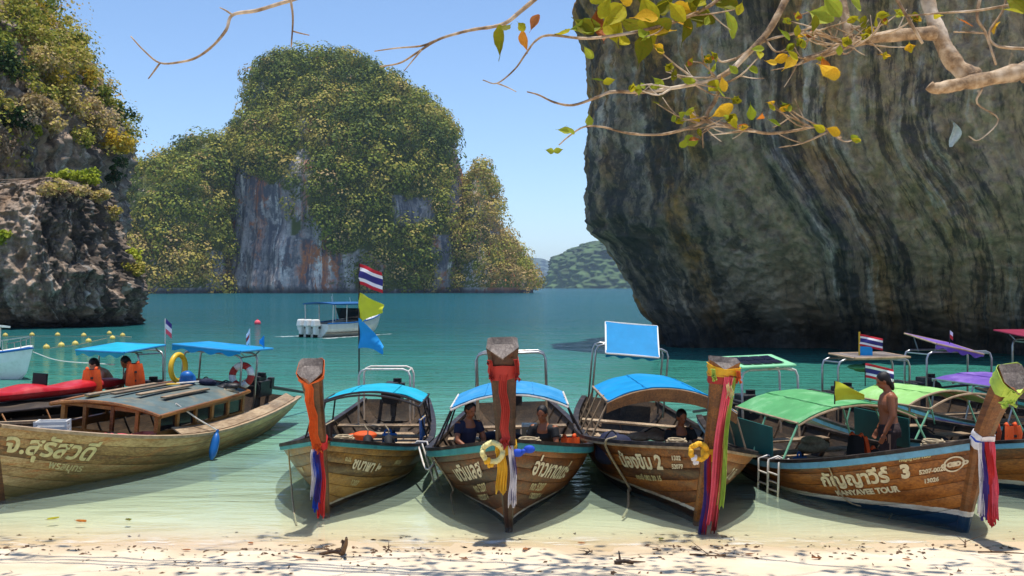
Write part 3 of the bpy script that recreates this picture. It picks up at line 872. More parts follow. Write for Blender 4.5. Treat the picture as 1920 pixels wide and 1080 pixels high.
# ------------------------------------------------------------------ left cliff and the undercut outcrop in front of it
crag = lambda s: (lambda x, y, z, p: s * (-1.1 + 1.0 * fbm(x * 0.16, y * 0.16, z * 0.13, 3) + 0.9 * (ridged(x * 0.36, y * 0.36, z * 0.22, 3) - 0.7) + 0.65 * (ridged(x * 1.0 + 3, y * 1.0, z * 0.7, 3) - 0.7) + 0.28 * (ridged(x * 2.9, y * 2.9, z * 2.0, 2) - 0.5)))
dO = 82.0
g = lambda px: (px - 960) * dO / F
h = lambda py: CAMH + (HY - py) * dO / F
lvO = [(h(700), g(-140), g(190), 82, 90), (h(622), g(-140), g(200), 81, 90), (h(604), g(-170), g(232), 77.5, 90), (h(570), g(-190), g(250), 75, 90), (h(530), g(-190), g(248), 74.5, 90), (h(490), g(-190), g(228), 75, 90),
       (h(450), g(-180), g(214), 75.5, 90), (h(410), g(-150), g(204), 76, 89), (h(380), g(-120), g(192), 76.8, 88.5), (h(355), g(-60), g(175), 77.8, 88), (h(340), g(20), g(150), 79, 87), (h(333), g(70), g(125), 81, 85)]
OC = tower('rock_outcrop', lvO, M['karst'], 460, 220, crag(0.8), 2.5, label='craggy undercut limestone outcrop at the left edge of the bay')
dC = 108.0
g = lambda px: (px - 960) * dC / F
h = lambda py: CAMH + (HY - py) * dC / F
lvC = [(h(720), g(-420), g(160), 92, 128), (h(560), g(-420), g(165), 90, 130), (h(480), g(-420), g(172), 89, 130), (h(400), g(-420), g(180), 88, 130), (h(340), g(-420), g(196), 86.5, 130), (h(290), g(-420), g(208), 85.5, 130), (h(230), g(-420), g(205), 85.5, 130),
       (h(180), g(-420), g(172), 86.5, 130), (h(130), g(-420), g(142), 87.5, 130), (h(70), g(-420), g(100), 89, 130), (h(10), g(-420), g(48), 91, 130), (h(-80), g(-400), g(-20), 95, 128), (h(-180), g(-300), g(-80), 100, 122)]
LC = tower('cliff', lvC, M['karst'], 360, 170, crag(1.1), 2.6, label='tall left hand cliff hung with dry trees')

def shrub(name, label, cat, c, r, n, size, mat, tint=0.5, group=None, trunk=True, seed=0, lobes=5, flat=0.8):
    """a tree or bush: trunk and limbs, and a crown of several leaf masses"""
    rg = np.random.default_rng(seed)
    c = np.array(c, float)
    base = c + np.array([rg.normal() * 0.2 * r, 0.45 * r, -0.9 * r])
    root = thing(name, label, cat, tuple(base), group=group)
    off = rg.normal(size=(lobes, 3)) * np.array([0.5, 0.45, 0.38 * flat]) * r
    off[0] = 0
    cc = c + off - base
    rr = r * (0.45 + 0.3 * rg.random(lobes))
    V, Q, T = leaf_cloud(cc, np.stack([rr, rr, rr * flat], -1), np.clip(tint + rg.normal(size=lobes) * 0.12, 0, 1), max(8, n // lobes), size, rg=rg, outward=0.3, up=0.25, shell=0.25)
    np_mesh('crown', V, Q, mat, root, attr={'tint': T})
    mb = MB()
    for q in cc:
        mid = Vector(q * 0.5) + Vector(rg.normal(size=3) * 0.08 * r)
        mb.tube(smooth_path([(0, 0, 0), mid, q], 3), [0.07 * r * (1 - 0.13 * i) for i in range(7)], 5)
    mb.build('trunk', M['bark'], root, smooth=True)
    return root

def cliff_point(S, px, py):
    X, Y, Z, o = S
    qx = 960 + F * X / Y; qy = HY + F * (CAMH - Z) / Y
    d = (qx - px) ** 2 + (qy - py) ** 2 + np.where(Y > np.median(Y) + 4, 1e5, 0)
    i = np.unravel_index(np.argmin(d), d.shape)
    return np.array([X[i], Y[i], Z[i]])

# trees that can be told apart on the left cliff: px, py, radius in px, material, tint, kind
TREES = [(30, 20, 52, 'cliff_leaf', .45, 'olive crowned tree high on the left cliff at the photo corner'), (85, 45, 46, 'gold_leaf', .35, 'golden olive tree near the top of the left cliff'), (120, 100, 40, 'cliff_leaf', .72, 'straw coloured tree on the left cliff rim below the top'),
         (10, 120, 44, 'dark_leaf', .5, 'dark green tree at the extreme left of the cliff'), (20, 215, 38, 'dark_leaf', .6, 'dark green bush below the darkest tree of the left cliff'), (75, 115, 42, 'cliff_leaf', .95, 'grey brown bare looking tree mid way up the left cliff'),
         (165, 140, 34, 'gold_leaf', .5, 'yellow olive tree leaning out from the left cliff rim'), (60, 190, 38, 'cliff_leaf', .95, 'dry grey tree in the hollow of the left cliff'), (130, 190, 40, 'cliff_leaf', .75, 'straw brown tree over the bare streaks of the left cliff'),
         (180, 225, 36, 'cliff_leaf', .85, 'brown scrub tree at the outer face of the left cliff'), (212, 215, 30, 'dark_leaf', .7, 'dark round crowned tree sticking out against the sky'), (205, 255, 32, 'gold_leaf', .7, 'golden yellow tree under the dark round crowned one'),
         (150, 262, 34, 'cliff_leaf', .5, 'olive bush hanging over the streaked rock'), (205, 305, 28, 'dark_leaf', .6, 'dark bush hanging below the golden tree'), (95, 235, 26, 'cliff_leaf', .9, 'small dry bush over the streaked rock'),
         (10, 265, 30, 'twig_tuft', .5, 'tangle of dry bare twigs at the left edge of the cliff'), (40, 225, 30, 'twig_tuft', .6, 'pale bare branched shrub low in the cliff hollow'), (70, 243, 13, 'bright_leaf', .4, 'little bright green tuft on the left cliff'),
         (150, 75, 26, 'cliff_leaf', .3, 'green tree on the sky line of the left cliff'), (55, 75, 36, 'cliff_leaf', .6, 'mid olive tree inside the upper left cliff slope'), (180, 180, 26, 'cliff_leaf', .35, 'green bush on the cliff rim above the dark round tree'), (100, 150, 30, 'gold_leaf', .2, 'mossy olive bush in the middle of the left cliff'), (218, 330, 22, 'dark_leaf', .5, 'small dark bush where the left cliff meets the hill')]
for i, (px, py, rp, mt, ti, lb) in enumerate(TREES):
    p = cliff_point(LC, px, py)
    r = rp * p[1] / F
    lb = lb if len(lb.split()) >= 4 else lb
    want = np.array(W(px, py, p[1] - 0.7 * r))
    shrub('cliff_tree', lb, 'tree', want, r, 900 if rp > 30 else 520, 0.34 if mt != 'twig_tuft' else 0.22, M[mt], ti, 'trees on the left cliff', seed=40 + i, flat=0.85)
BUSH = [(120, 326, 30, 'bright_leaf', .5, 'bright yellow green bush crowning the left outcrop'), (165, 334, 28, 'bright_leaf', .25, 'yellow green bush on the right shoulder of the outcrop top'), (95, 350, 26, 'cliff_leaf', .85, 'straw brown scrub on the left of the outcrop top'), (140, 358, 26, 'cliff_leaf', .75, 'dry grassy scrub under the bright bush on the outcrop'), (180, 368, 22, 'cliff_leaf', .9, 'brown scrub on the right edge of the outcrop top'),
        (245, 478, 30, 'bright_leaf', .55, 'lime green bush at the outer side of the outcrop'), (225, 455, 24, 'cliff_leaf', .5, 'olive bush above the lime green one'), (6, 440, 16, 'bright_leaf', .3, 'small green tuft at the left edge of the outcrop'), (262, 500, 20, 'cliff_leaf', .4, 'dull green bush just right of the lime one'), (205, 400, 20, 'cliff_leaf', .8, 'wiry brown shrub on the outer edge of the outcrop')]
for i, (px, py, rp, mt, ti, lb) in enumerate(BUSH):
    p = cliff_point(OC, px, py)
    r = rp * p[1] / F
    shrub('cliff_bush', lb, 'bush', np.array(W(px, py, p[1] - 0.35 * r)), r, 620, 0.26, M[mt], ti, 'bushes on the left outcrop', seed=140 + i, flat=0.75)
# small scrub covering the left cliff
def scrub_keep(px, py, N, P, rg):
    k = (py < 275 + 80 * pn(P[:, 0] * 0.1, P[:, 2] * 0.1, 2.0)) & (px < 260) & (px > -160)
    k &= ~((px > 70) & (px < 160) & (py > 205) & (py < 330))
    return k
P, R3, rr, rg_ = surface_crowns(LC, scrub_keep, 1700, 1.3, 77)
V, Q, T = leaf_cloud(P, R3, np.clip(0.55 + 0.5 * pn(P[:, 0] * 0.12, P[:, 1] * 0.12, P[:, 2] * 0.12) + rg_.normal(size=len(P)) * 0.18, 0, 1), 84, 0.33, rg=rg_, shell=0.45, outward=.6, rnd=.5)
tag(np_mesh('cliff_scrub', V, Q, M['cliff_leaf'], attr={'tint': T}), label='dry olive and straw scrub covering the upper left cliff', kind='stuff')

# ------------------------------------------------------------------ air
def haze():
    mb = MB().box((0, 4400, 125), (16400, 9400, 270))
    t = NT('sea haze')
    t.n.remove(t.b)
    vp = t.new('ShaderNodeVolumePrincipled')
    vp.inputs['Color'].default_value = (0.62, 0.80, 1.0, 1)
    vp.inputs['Density'].default_value = 0.00010
    vp.inputs['Anisotropy'].default_value = 0.2
    t.l(vp.outputs[0], t.out.inputs['Volume'])
    tag(mb.build('haze', t.mat), label='thin sea haze', kind='stuff')
haze()
# ================================================================== LONGTAIL BOATS
def hull_pt(p, s, t):
    s, t = np.broadcast_arrays(np.asarray(s, float), np.asarray(t, float))
    xb, L = p['xb'], p['L']
    xg = xb - s * (xb + L); xk = -s * L * 0.97
    m = 0.42
    f = np.where(s < m, 1 - np.clip(1 - s / m, 0, 1) ** 2.3, 1 - p.get('st', .4) * np.clip((s - m) / (1 - m), 0, 1) ** 2)
    b = p['B'] / 2 * f + 0.035
    zg = p['zm'] + (p['zb'] - p['zm']) * np.clip(1 - s / .55, 0, 1) ** 1.7 + (p['zs'] - p['zm']) * np.clip((s - .6) / .4, 0, 1) ** 2
    zk = -.32 + .26 * np.clip(1 - s / .15, 0, 1) ** 2 + .42 * np.clip((s - .7) / .3, 0, 1) ** 1.6
    k = sstep(.03, .4, s)
    y = b * t ** (1.0 - .5 * k); z = zk + (zg - zk) * t ** (1 + .55 * k)
    x = xk + (xg - xk) * t
    return np.stack([x, y, z], -1)

def hull_n(p, s, t, side):
    e = 1e-3
    s = np.clip(np.asarray(s, float), e, 1 - e); t = np.clip(np.asarray(t, float), 0.02, 1 - e)
    a = hull_pt(p, s + e, t) - hull_pt(p, s - e, t); b = hull_pt(p, s, t + e) - hull_pt(p, s, t - e)
    n = np.cross(a, b)
    n /= np.linalg.norm(n, axis=-1)[..., None] + 1e-12
    n = np.where(n[..., 1:2] < 0, -n, n)
    n[..., 1] *= side
    return n

def hull_w(p, s, t, side, off=0.0):
    q = hull_pt(p, s, t) * np.array([1, side, 1])
    return q + hull_n(p, s, t, side) * off

def text_mesh(txt, size, shear=0.0, bold=0.0, spacing=1.0):
    cu = bpy.data.curves.new('lettering', 'FONT')
    cu.body = txt; cu.size = size; cu.shear = shear; cu.offset = bold; cu.space_character = spacing
    cu.align_x = 'CENTER'; cu.align_y = 'CENTER'; cu.resolution_u = 3
    o = bpy.data.objects.new('lettering', cu)
    COL.objects.link(o)
    dg = bpy.context.evaluated_depsgraph_get()
    me = bpy.data.meshes.new_from_object(o.evaluated_get(dg))
    bpy.data.objects.remove(o); bpy.data.curves.remove(cu)
    V = np.array([v.co[:] for v in me.vertices]).reshape(-1, 3)
    Fc = [tuple(q.vertices) for q in me.polygons]
    bpy.data.meshes.remove(me)
    return V, Fc

class Boat: pass

def post_path(p, n=16):
    a = np.array([-0.02, -0.10]); g = np.array([p['xb'], p['zb']]); q = np.array([p['xp'], p['zp']])
    c = g + (g - a) * 0.55
    c = 0.5 * (c + (g + (q - g) * 0.5))
    out = []
    m = n // 2
    for i in range(m):
        out.append(a + (g - a) * i / m)
    for i in range(n - m + 1):
        u = i / (n - m)
        out.append((1 - u) ** 2 * g + 2 * u * (1 - u) * c + u * u * q)
    return np.array(out)

def longtail(label, p, o):
    """one wooden longtail boat in its own frame: x to the bow, y to port, z up from the waterline at the stem"""
    B = Boat()
    root = thing('longtail_boat', label, 'longtail boat', (p['X'], p['Y'], p.get('Z', 0)), group='longtail boats moored along the beach')
    root.rotation_mode = 'XYZ'
    root.rotation_euler = (p.get('ph', 0), 0, p['th'] - math.pi / 2)
    B.root, B.p, B.o = root, p, o
    hm = M[o['hull']]
    # inner shell
    S = np.linspace(0, 1, 44)[:, None]; T = np.linspace(0, 1, 9)[None]
    mb = MB()
    for sd in (1, -1):
        mb.grid(hull_w(p, S, T, sd, -0.022), flip=sd < 0); mb.grid(hull_w(p, S, T, sd, -0.004), flip=sd > 0)
    # transom
    a = hull_pt(p, np.full(9, 1.0), T[0]); b = a * np.array([1, -1, 1])
    mb.slab(np.stack([a, b], 0), 0.05)
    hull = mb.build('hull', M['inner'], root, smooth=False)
    B.hull = hull
    # planking, one object per strake
    NP = o.get('planks', 7)
    S2 = np.linspace(0, 1, 40)[:, None]
    edges = np.linspace(0.0, 1.0, NP + 1) ** 0.92
    for sd in (1, -1):
        for k in range(NP):
            t0, t1 = edges[k] + 0.002, edges[k + 1] - 0.002
            tt = np.array([t0, t0 + 0.012, (t0 + t1) / 2, t1 - 0.012, t1])[None]
            offs = np.array([0.007, 0.0125, 0.0135, 0.0125, 0.007])
            P = hull_pt(p, S2, tt) * np.array([1, sd, 1]) + hull_n(p, S2, tt, sd) * offs[None, :, None]
            pl = MB().grid(P, flip=sd > 0)
            pl.build('plank', hm, hull, smooth=True)
    # keel
    zc = hull_pt(p, S2[:, 0], 0.0)
    MB().tube([(q[0], 0, q[2] - 0.03) for q in zc[1:]], 0.06, 6).build('keel', hm, root)
    # gunwales: dark cap rail, painted rub strip under it
    S3 = np.linspace(0.012, 1, 46)
    for sd in (1, -1):
        top = hull_w(p, S3, 1.0, sd, 0.0)
        nn = hull_n(p, S3, 0.97, sd); nn[:, 2] = 0; nn /= np.linalg.norm(nn, axis=1)[:, None]
        prof = [(-0.06, -0.01), (-0.06, 0.035), (0.045, 0.035), (0.045, -0.01)]
        G = np.stack([top + nn * u + np.array([0, 0, v]) for u, v in prof + prof[:1]], 1)
        g = MB().grid(G, flip=sd < 0)
        g.add(G[0, :4], [(0, 1, 2, 3)]); g.add(G[-1, :4], [(3, 2, 1, 0)])
        g.build('gunwale', M[o.get('rail', 'rail_dark')], root)
        if o.get('strip'):
            hgt = o.get('strip_h', 0.085)
            prof = [(0.012, -hgt), (0.034, -hgt + 0.01), (0.036, -0.013), (0.012, -0.011)]
            G = np.stack([top + nn * u + np.array([0, 0, v]) for u, v in prof + prof[:1]], 1)
            g = MB().grid(G, flip=sd > 0); g.add(G[-1, :4], [(0, 1, 2, 3)]); g.add(G[0, :4], [(3, 2, 1, 0)])
            g.build('rub_strip', M[o['strip']], root)
    # stem post and prow
    pp = post_path(p)
    B.pp = pp
    n = len(pp)
    wb, wt = o.get('post_w', (0.17, 0.34))
    G = []
    for i, (x, z) in enumerate(pp):
        u = i / (n - 1)
        d = pp[min(i + 1, n - 1)] - pp[max(i - 1, 0)]; d /= np.linalg.norm(d)
        fwd = np.array([d[1], -d[0]])
        w = (0.09 + (wb - 0.09) * min(1, u / 0.45)) if u < 0.5 else wb + (wt - wb) * ((u - 0.5) / 0.5) ** 1.7
        dep = 0.15 + 0.04 * u + 0.05 * max(0, (u - 0.6) / 0.4) ** 2
        f0, b0 = 0.06, -(dep - 0.06)
        zc_ = 0.0
        ring = [(f0, -w * 0.36), (f0 + 0.018, 0), (f0, w * 0.36), (f0 - 0.04, w * 0.5), (b0 + 0.03, w * 0.46), (b0, w * 0.36), (b0, -w * 0.36), (b0 + 0.03, -w * 0.46), (f0 - 0.04, -w * 0.5)]
        row = []
        for f_, y_ in ring:
            q = np.array([x, z]) + fwd * f_
            if i == n - 1: q = q + np.array([0, 1.0]) * (-max(0.0, f_ + .05) * 0.5 - (0.075 if y_ == 0 else 0.0))      # the head is cut to a shallow V
            row.append((q[0], y_, q[1]))
        G.append(row)
    G = np.array(G)
    B.post = G
    mb = MB().grid(np.concatenate([G, G[:, :1]], 1), flip=True)
    mb.add(G[0], [tuple(range(9))])
    mb.build('prow_post', M[o.get('post', 'post')], root, smooth=False)
    cap = G[-1]; cc = cap.mean(0)
    inner = cc + (cap - cc) * 0.72 + np.array([-0.01, 0, -0.06])
    mb = MB(); mb.add(list(cap) + list(inner), [(i, (i + 1) % 9, 9 + (i + 1) % 9, 9 + i) for i in range(9)] + [tuple(range(9, 18))])
    mb.build('prow_head', M[o.get('head', 'grey_wood')], root)
    # inside: foredeck, floor, thwarts
    def span(s, z, inset=0.05):
        """half width of the hull inside at station s and height z"""
        tt = np.linspace(0, 1, 40); q = hull_pt(p, np.full(40, s), tt)
        return max(0.02, float(np.interp(z, q[:, 2], q[:, 1])) - inset)
    B.span = span
    xs = lambda s, t=0.8: float(hull_pt(p, s, t)[0])
    zg = lambda s: float(hull_pt(p, s, 1.0)[2])
    B.xs, B.zg = xs, zg
    P = []
    for s in np.linspace(0.03, o.get('foredeck', 0.17), 8):
        z = zg(s) - 0.12
        w = span(s, z)
        P.append([(xs(s), y, z) for y in np.linspace(-w, w, 5)])
    MB().slab(np.array(P), 0.03).build('foredeck', M['deck'], root)
    P = []
    zf = o.get('floor', 0.0)
    for s in np.linspace(0.13, 0.9, 24):
        w = span(s, zf + 0.02)
        P.append([(xs(s, 0.5), y, zf) for y in np.linspace(-w, w, 5)])
    MB().slab(np.array(P), 0.03).build('floor_boards', M[o.get('floor_mat', 'deck')], root)
    for s in o.get('thwarts', (0.26, 0.38, 0.5, 0.62, 0.76)):
        z = zg(s) - 0.10
        w = span(s, z, 0.03)
        MB().box((xs(s), 0, z), (0.30, 2 * w, 0.035)).build('thwart', M['deck'], root, bevel=0.006)
    # ribs inside the hull
    for s in np.arange(0.12, 0.93, 0.09):
        for sd in (1, -1):
            q = hull_w(p, np.full(7, s), np.linspace(0.2, 0.98, 7), sd, -0.04)
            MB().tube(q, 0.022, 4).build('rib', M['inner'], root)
    # canopy on posts
    if o.get('roof'):
        canopy(B, **o['roof'])
    if o.get('hoop'):
        hoop(B, **o['hoop'])
    if o.get('engine', True):
        engine(B)
    return B

def canopy(B, x0, x1, w, z, crown, mat, valance=None, frame='steel', bare=0.0, post='steel', npost=3, under=None, sag=0.015, zr=0.0, lining=None, rim=0.018):
    """barrel canopy from x0 (front) back to x1, half width w, eaves at z; bare = length of uncovered front frame"""
    root = B.root
    def pt(x, v):
        k = (x0 - x) / (x0 - x1)
        a = v * 1.0
        return (x, w * v, z + zr * k + crown * (1 - abs(v) ** 2.1))
    xs = np.linspace(x0 - bare, x1, 30); vs = np.linspace(-1, 1, 25)
    P = np.array([[pt(x, v) for v in vs] for x in xs])
    fr = (x0 - bare - xs) / (x0 - bare - x1)
    P[:, :, 2] -= sag * (np.sin(fr * math.pi * 4) ** 2)[:, None] * 1.0
    P[:, :, 2] += 0.012 * pn(P[..., 0] * 2.2, P[..., 1] * 3.5, x0) + 0.007 * pn(P[..., 0] * 7, P[..., 1] * 4, x0 + 3)
    P[:, :, 0] += 0.02 * pn(P[..., 1] * 4, x0, 2.0)
    MB().slab(P, -0.016).build('canopy', M[mat], root, smooth=True)
    for v in (-.42, .42):
        MB().tube([np.array(pt(x, v)) + np.array([0, 0, .004]) for x in np.linspace(x0 - bare, x1, 8)], .007, 4).build('seam', M[mat], root)
    if lining:
        Q = P.copy(); Q[:, :, 2] -= 0.03; Q[:, :, 1] *= 0.99
        MB().slab(Q, 0.012).build('canopy_lining', M[lining], root)
    for x in np.linspace(x0, x1, 5):
        MB().tube([np.array(pt(x, v)) + np.array([0, 0, -0.036 if x <= x0 - bare + .01 else 0]) for v in np.linspace(-1, 1, 13)], rim, 6).build('roof_bow', M[frame], root)
    if valance:
        V_ = np.array([[np.array(pt(x0 + .01, v)) + np.array([0, 0, -.03 - .20 * k * (1 - .25 * abs(v))]) for k in (0, 1)] for v in np.linspace(-1, 1, 17)])
        MB().slab(V_, 0.02).build('front_valance', M[valance], root)
    for sd in (1, -1):
        MB().tube([pt(x0, sd), pt(x1, sd)], rim, 6).build('eave_rail', M[frame], root)
    for x in np.linspace(x0 - 0.03, x1 + 0.03, npost):
        for sd in (1, -1):
            e = np.array(pt(x, sd * 0.97))
            s = np.clip((B.p['xb'] - x) / (B.p['xb'] + B.p['L']), 0, 1)
            q = hull_w(B.p, s, 1.0, sd, -0.05)
            MB().tube([(x, q[1], q[2] - 0.05), (x, e[1], e[2])], 0.016, 6).build('canopy_post', M[post], root)

def hoop(B, x, w, z, mat='steel', panel=None, base=None, depth=0.75):
    """tall tube arch over the engine with, on some boats, a sun panel on top"""
    root = B.root
    s = np.clip((B.p['xb'] - x) / (B.p['xb'] + B.p['L']), 0, 1)
    zb = B.zg(s)
    for k, xx in enumerate((x, x - depth)):
        c = 0.14
        pts = [(xx, -w, zb - 0.1), (xx, -w, z - c), (xx, -w + 0.04, z - 0.04), (xx, -w + c, z), (xx, w - c, z), (xx, w - 0.04, z - 0.04), (xx, w, z - c), (xx, w, zb - 0.1)]
        MB().tube(pts, 0.021, 7).build('arch_tube', M[mat], root, smooth=True)
    for sd in (1, -1):
        MB().tube([(x, sd * (w - 0.05), z - 0.05), (x - depth, sd * (w - 0.05), z - 0.05)], 0.015, 6).build('arch_tie', M[mat], root)
    if panel:
        c = panel
        M4 = Matrix.Rotation(c.get('tilt', 0), 3, 'Y') @ Matrix.Rotation(c.get('roll', 0), 3, 'X')
        us = np.linspace(-0.5, 0.5, 9); vs = np.linspace(-0.5, 0.5, 9)
        base = Vector(c['pos'])
        def pp(u, v, dz=0.0):
            sk = c.get('skew', 0.0)
            q = M4 @ Vector((u * c['len'], v * c['wid'] + u * sk, dz + c.get('sag', 0.02) * (u * u + v * v) * 2 ))
            return base + q
        P = np.array([[pp(u, v) for v in vs] for u in us])
        MB().slab(P, -0.02).build('sun_panel', M[c['mat']], root)
        if not c.get('solar') and c['mat'] != 'grey_wood':
            Fr = np.array([[pp(.5, v, -.01 - k * (.07 + .03 * math.sin(v * 23))) for k in (0, 1)] for v in np.linspace(-.5, .5, 25)])
            MB().slab(Fr, .008).build('sheet_fringe', M[c['mat']], root)
            for v in (-.17, .17):
                MB().tube([pp(u, v, .012) for u in np.linspace(-.5, .5, 5)], .006, 4).build('seam', M[c['mat']], root)
        ring = [pp(-.5, -.5), pp(-.5, .5), pp(.5, .5), pp(.5, -.5), pp(-.5, -.5)]
        for a, b in zip(ring, ring[1:]):
            MB().tube([a, b], 0.02, 6).build('panel_edge', M[c.get('edge', 'white')], root)
        for u, v in ((-.35, -.4), (-.35, .4), (.35, -.4), (.35, .4)):
            q = pp(u, v)
            MB().tube([q, (x - (0.1 if u > 0 else depth - 0.1), np.clip(q.y, -w, w), z - 0.02)], 0.013, 5).build('panel_strut', M[mat], root)
        if c.get('solar'):
            for i in range(4):
                for j in range(2):
                    u0, v0 = -0.34 + 0.36 * j, -0.38 + 0.19 * i
                    P = np.array([[pp(u0 + a, v0 + b, 0.035) for b in (0, 0.17)] for a in (0, 0.32)])
                    MB().slab(P, -0.01).build('solar_panel', M['solar'], root)

def engine(B):
    p = B.p
    x = -p['L'] + 0.55
    z = B.zg(0.95) + 0.22
    e = empty('engine'); e.parent = B.root; e.location = (x, 0, z)
    mb = MB().box((0, 0, 0), (0.62, 0.38, 0.34)).box((0.1, 0, 0.2), (0.4, 0.26, 0.14)).box((-0.25, 0.16, 0.1), (0.14, 0.12, 0.24))
    for i in range(4):
        mb.tube([(0.22 - 0.13 * i, -0.18, 0.08), (0.22 - 0.13 * i, -0.3, 0.12)], 0.035, 6)
    mb.tube([(0.2, -0.28, 0.12), (-0.5, -0.28, 0.14), (-0.8, -0.26, 0.1)], 0.04, 7)
    mb.build('engine_block', M['engine'], e, bevel=0.02)
    MB().tube([(0.36, -0.01, 0.02), (0.40, -0.01, 0.02)], 0.20, 14).build('fan', M['black'], e)
    MB().tube([(0.12, 0.1, 0.25), (0.12, 0.1, 0.34)], 0.09, 10).build('air_filter', M['black'], e)
    MB().tube([(-0.3, 0, 0), (-2.7, 0.1, -0.38)], [0.045, 0.03], 7).build('drive_shaft', M['dark_tube'], e)
    MB().tube([(0.3, 0.05, 0.05), (1.3, 0.12, 0.2)], 0.022, 6).build('steering_handle', M['dark_tube'], e)
    MB().tube([(0, 0, -0.45), (0, 0, -0.1)], 0.06, 8).build('engine_mount', M['engine'], e)

def lettering(B, txt, side, sm_, tm, size, shear=0.1, bold=0.004, mat='letter', off=0.024, slope=0.0, spacing=1.0):
    """text laid on the planking; it reads from left to right as seen from outside"""
    p = B.p
    V, Fc = text_mesh(txt, size, shear, bold, spacing)
    if not len(V): return
    ss = np.linspace(0, 1, 300)
    c = hull_pt(p, ss, np.full(300, tm))
    al = np.concatenate([[0], np.cumsum(np.linalg.norm(np.diff(c, axis=0), axis=1))])
    a0 = np.interp(sm_, ss, al)
    d = side                                             # port side reads bow -> stern
    s = np.interp(a0 + d * V[:, 0], al, ss)
    tt = np.linspace(0, 1, 60)
    q0 = hull_pt(p, np.full(60, sm_), tt)
    gl = np.concatenate([[0], np.cumsum(np.linalg.norm(np.diff(q0, axis=0), axis=1))])
    g0 = np.interp(tm, tt, gl)
    # girth changes along the hull: scale by local girth
    loc = np.array([np.linalg.norm(np.diff(hull_pt(p, np.full(24, q), np.linspace(0, 1, 24)), axis=0), axis=1).sum() for q in (0.02, 0.1, 0.2, 0.3, 0.5, 0.8)])
    gs = np.interp(s, (0.02, 0.1, 0.2, 0.3, 0.5, 0.8), loc)
    t = np.clip(tm + (V[:, 1] + slope * V[:, 0]) / gs, 0.02, 0.995)
    P = hull_w(p, s, t, side, off)
    ob = MB().add(P, Fc).build('lettering', M[mat], B.root)
    return ob

def emblem(B, side, sm_, tm, r, mat='letter'):
    p = B.p
    mb = MB()
    ss = np.linspace(0, 1, 300); c = hull_pt(p, ss, np.full(300, tm))
    al = np.concatenate([[0], np.cumsum(np.linalg.norm(np.diff(c, axis=0), axis=1))]); a0 = np.interp(sm_, ss, al)
    g = np.linalg.norm(np.diff(hull_pt(p, np.full(40, sm_), np.linspace(0, 1, 40)), axis=0), axis=1).sum()
    def put(u, v): return hull_w(p, np.interp(a0 + side * u, al, ss), np.clip(tm + v / g, 0, 1), side, 0.024)
    def arc(x, y, r0, r1, a0_=0, a1=2 * math.pi, n=20):
        P = np.array([[put(x + q * math.cos(a) * 1.25, y + q * math.sin(a)) for q in (r0, r1)] for a in np.linspace(a0_, a1, n)])
        mb.grid(P, flip=side > 0)
    arc(0, 0, r * 0.82, r)
    for k in (-1, 0, 1):
        arc(k * r * 0.42, 0, r * 0.12, r * 0.34)
    arc(r * 1.3, 0, r * 0.1, r * 0.3)
    arc(-r * 1.2, 0, r * 0.1, r * 0.26)
    return mb.build('emblem', M[mat], B.root)

def loc2w(B, q):
    return B.root.matrix_basis @ Vector(q)

def on_post(B, u, f=0.0, y=0.0):
    """point beside the prow post at fraction u of its path: f forward of the front face, y to port (local)"""
    i = u * (len(B.post) - 1); k = min(int(i), len(B.post) - 2); r_ = i - k
    row = B.post[k] * (1 - r_) + B.post[k + 1] * r_
    front = row[1]; back = row[5:7].mean(0)
    d = front - back; d /= np.linalg.norm(d)
    return front + d * f + np.array([0, y, 0]), row

def sash(B, label, bands, strips):
    """cloth tied round a prow: bands = (u0, u1, material); strips = (u start, y, hang length, width, material, forward sway[, flat on post until u1])"""
    root = thing('prow_sash', label, 'sash', tuple(B.root.location))
    root.rotation_euler = B.root.rotation_euler
    for u0, u1, m in bands:
        rows = []
        for k, u in enumerate(np.linspace(u0, u1, 5)):
            row = on_post(B, u)[1]
            c = row.mean(0)
            off = 1.0 + 0.07 + 0.05 * math.sin(k * 2.9 + u0 * 9)
            q = c + (row - c) * np.array([off + 0.06, off, off + 0.06])
            q[:, 2] += 0.015 * np.sin(np.arange(9) * 1.7 + k)
            rows.append(np.concatenate([q, q[:1]]))
        MB().slab(np.array(rows), -0.006).build('cloth_band', M[m], root, smooth=True)
    for st_ in strips:
        u, y, ln, w, m, sway = st_[:6]
        p0 = on_post(B, u, 0.03, y)[0]
        path = []
        if len(st_) > 6:
            for q in np.linspace(u, st_[6], 8):
                path.append(on_post(B, q, 0.022, y + 0.015 * math.sin(q * 30))[0])
            p0 = path.pop()
        n = 14
        for i in range(n):
            k = i / (n - 1)
            path.append(p0 + np.array([sway * k + 0.012 * math.sin(k * 9 + y * 40), 0.012 * math.sin(k * 7 + u * 9), -ln * k]))
        rows = []
        for i, q in enumerate(path):
            k = i / (len(path) - 1)
            ww = w * (0.7 + 0.35 * k)
            vs = np.linspace(-0.5, 0.5, 13)
            rows.append([q + np.array([0.020 * math.cos(v * 24 + k * 4 + y * 30) * (0.5 + k) + .008 * math.sin(v * 51 + k * 9), v * ww, (0.03 * math.sin(v * 9 + y * 50) + .02 * math.sin(v * 37)) * k * k]) for v in vs])
        MB().slab(np.array(rows), 0.004).build('cloth_strip', M[m], root, smooth=True)
    return root
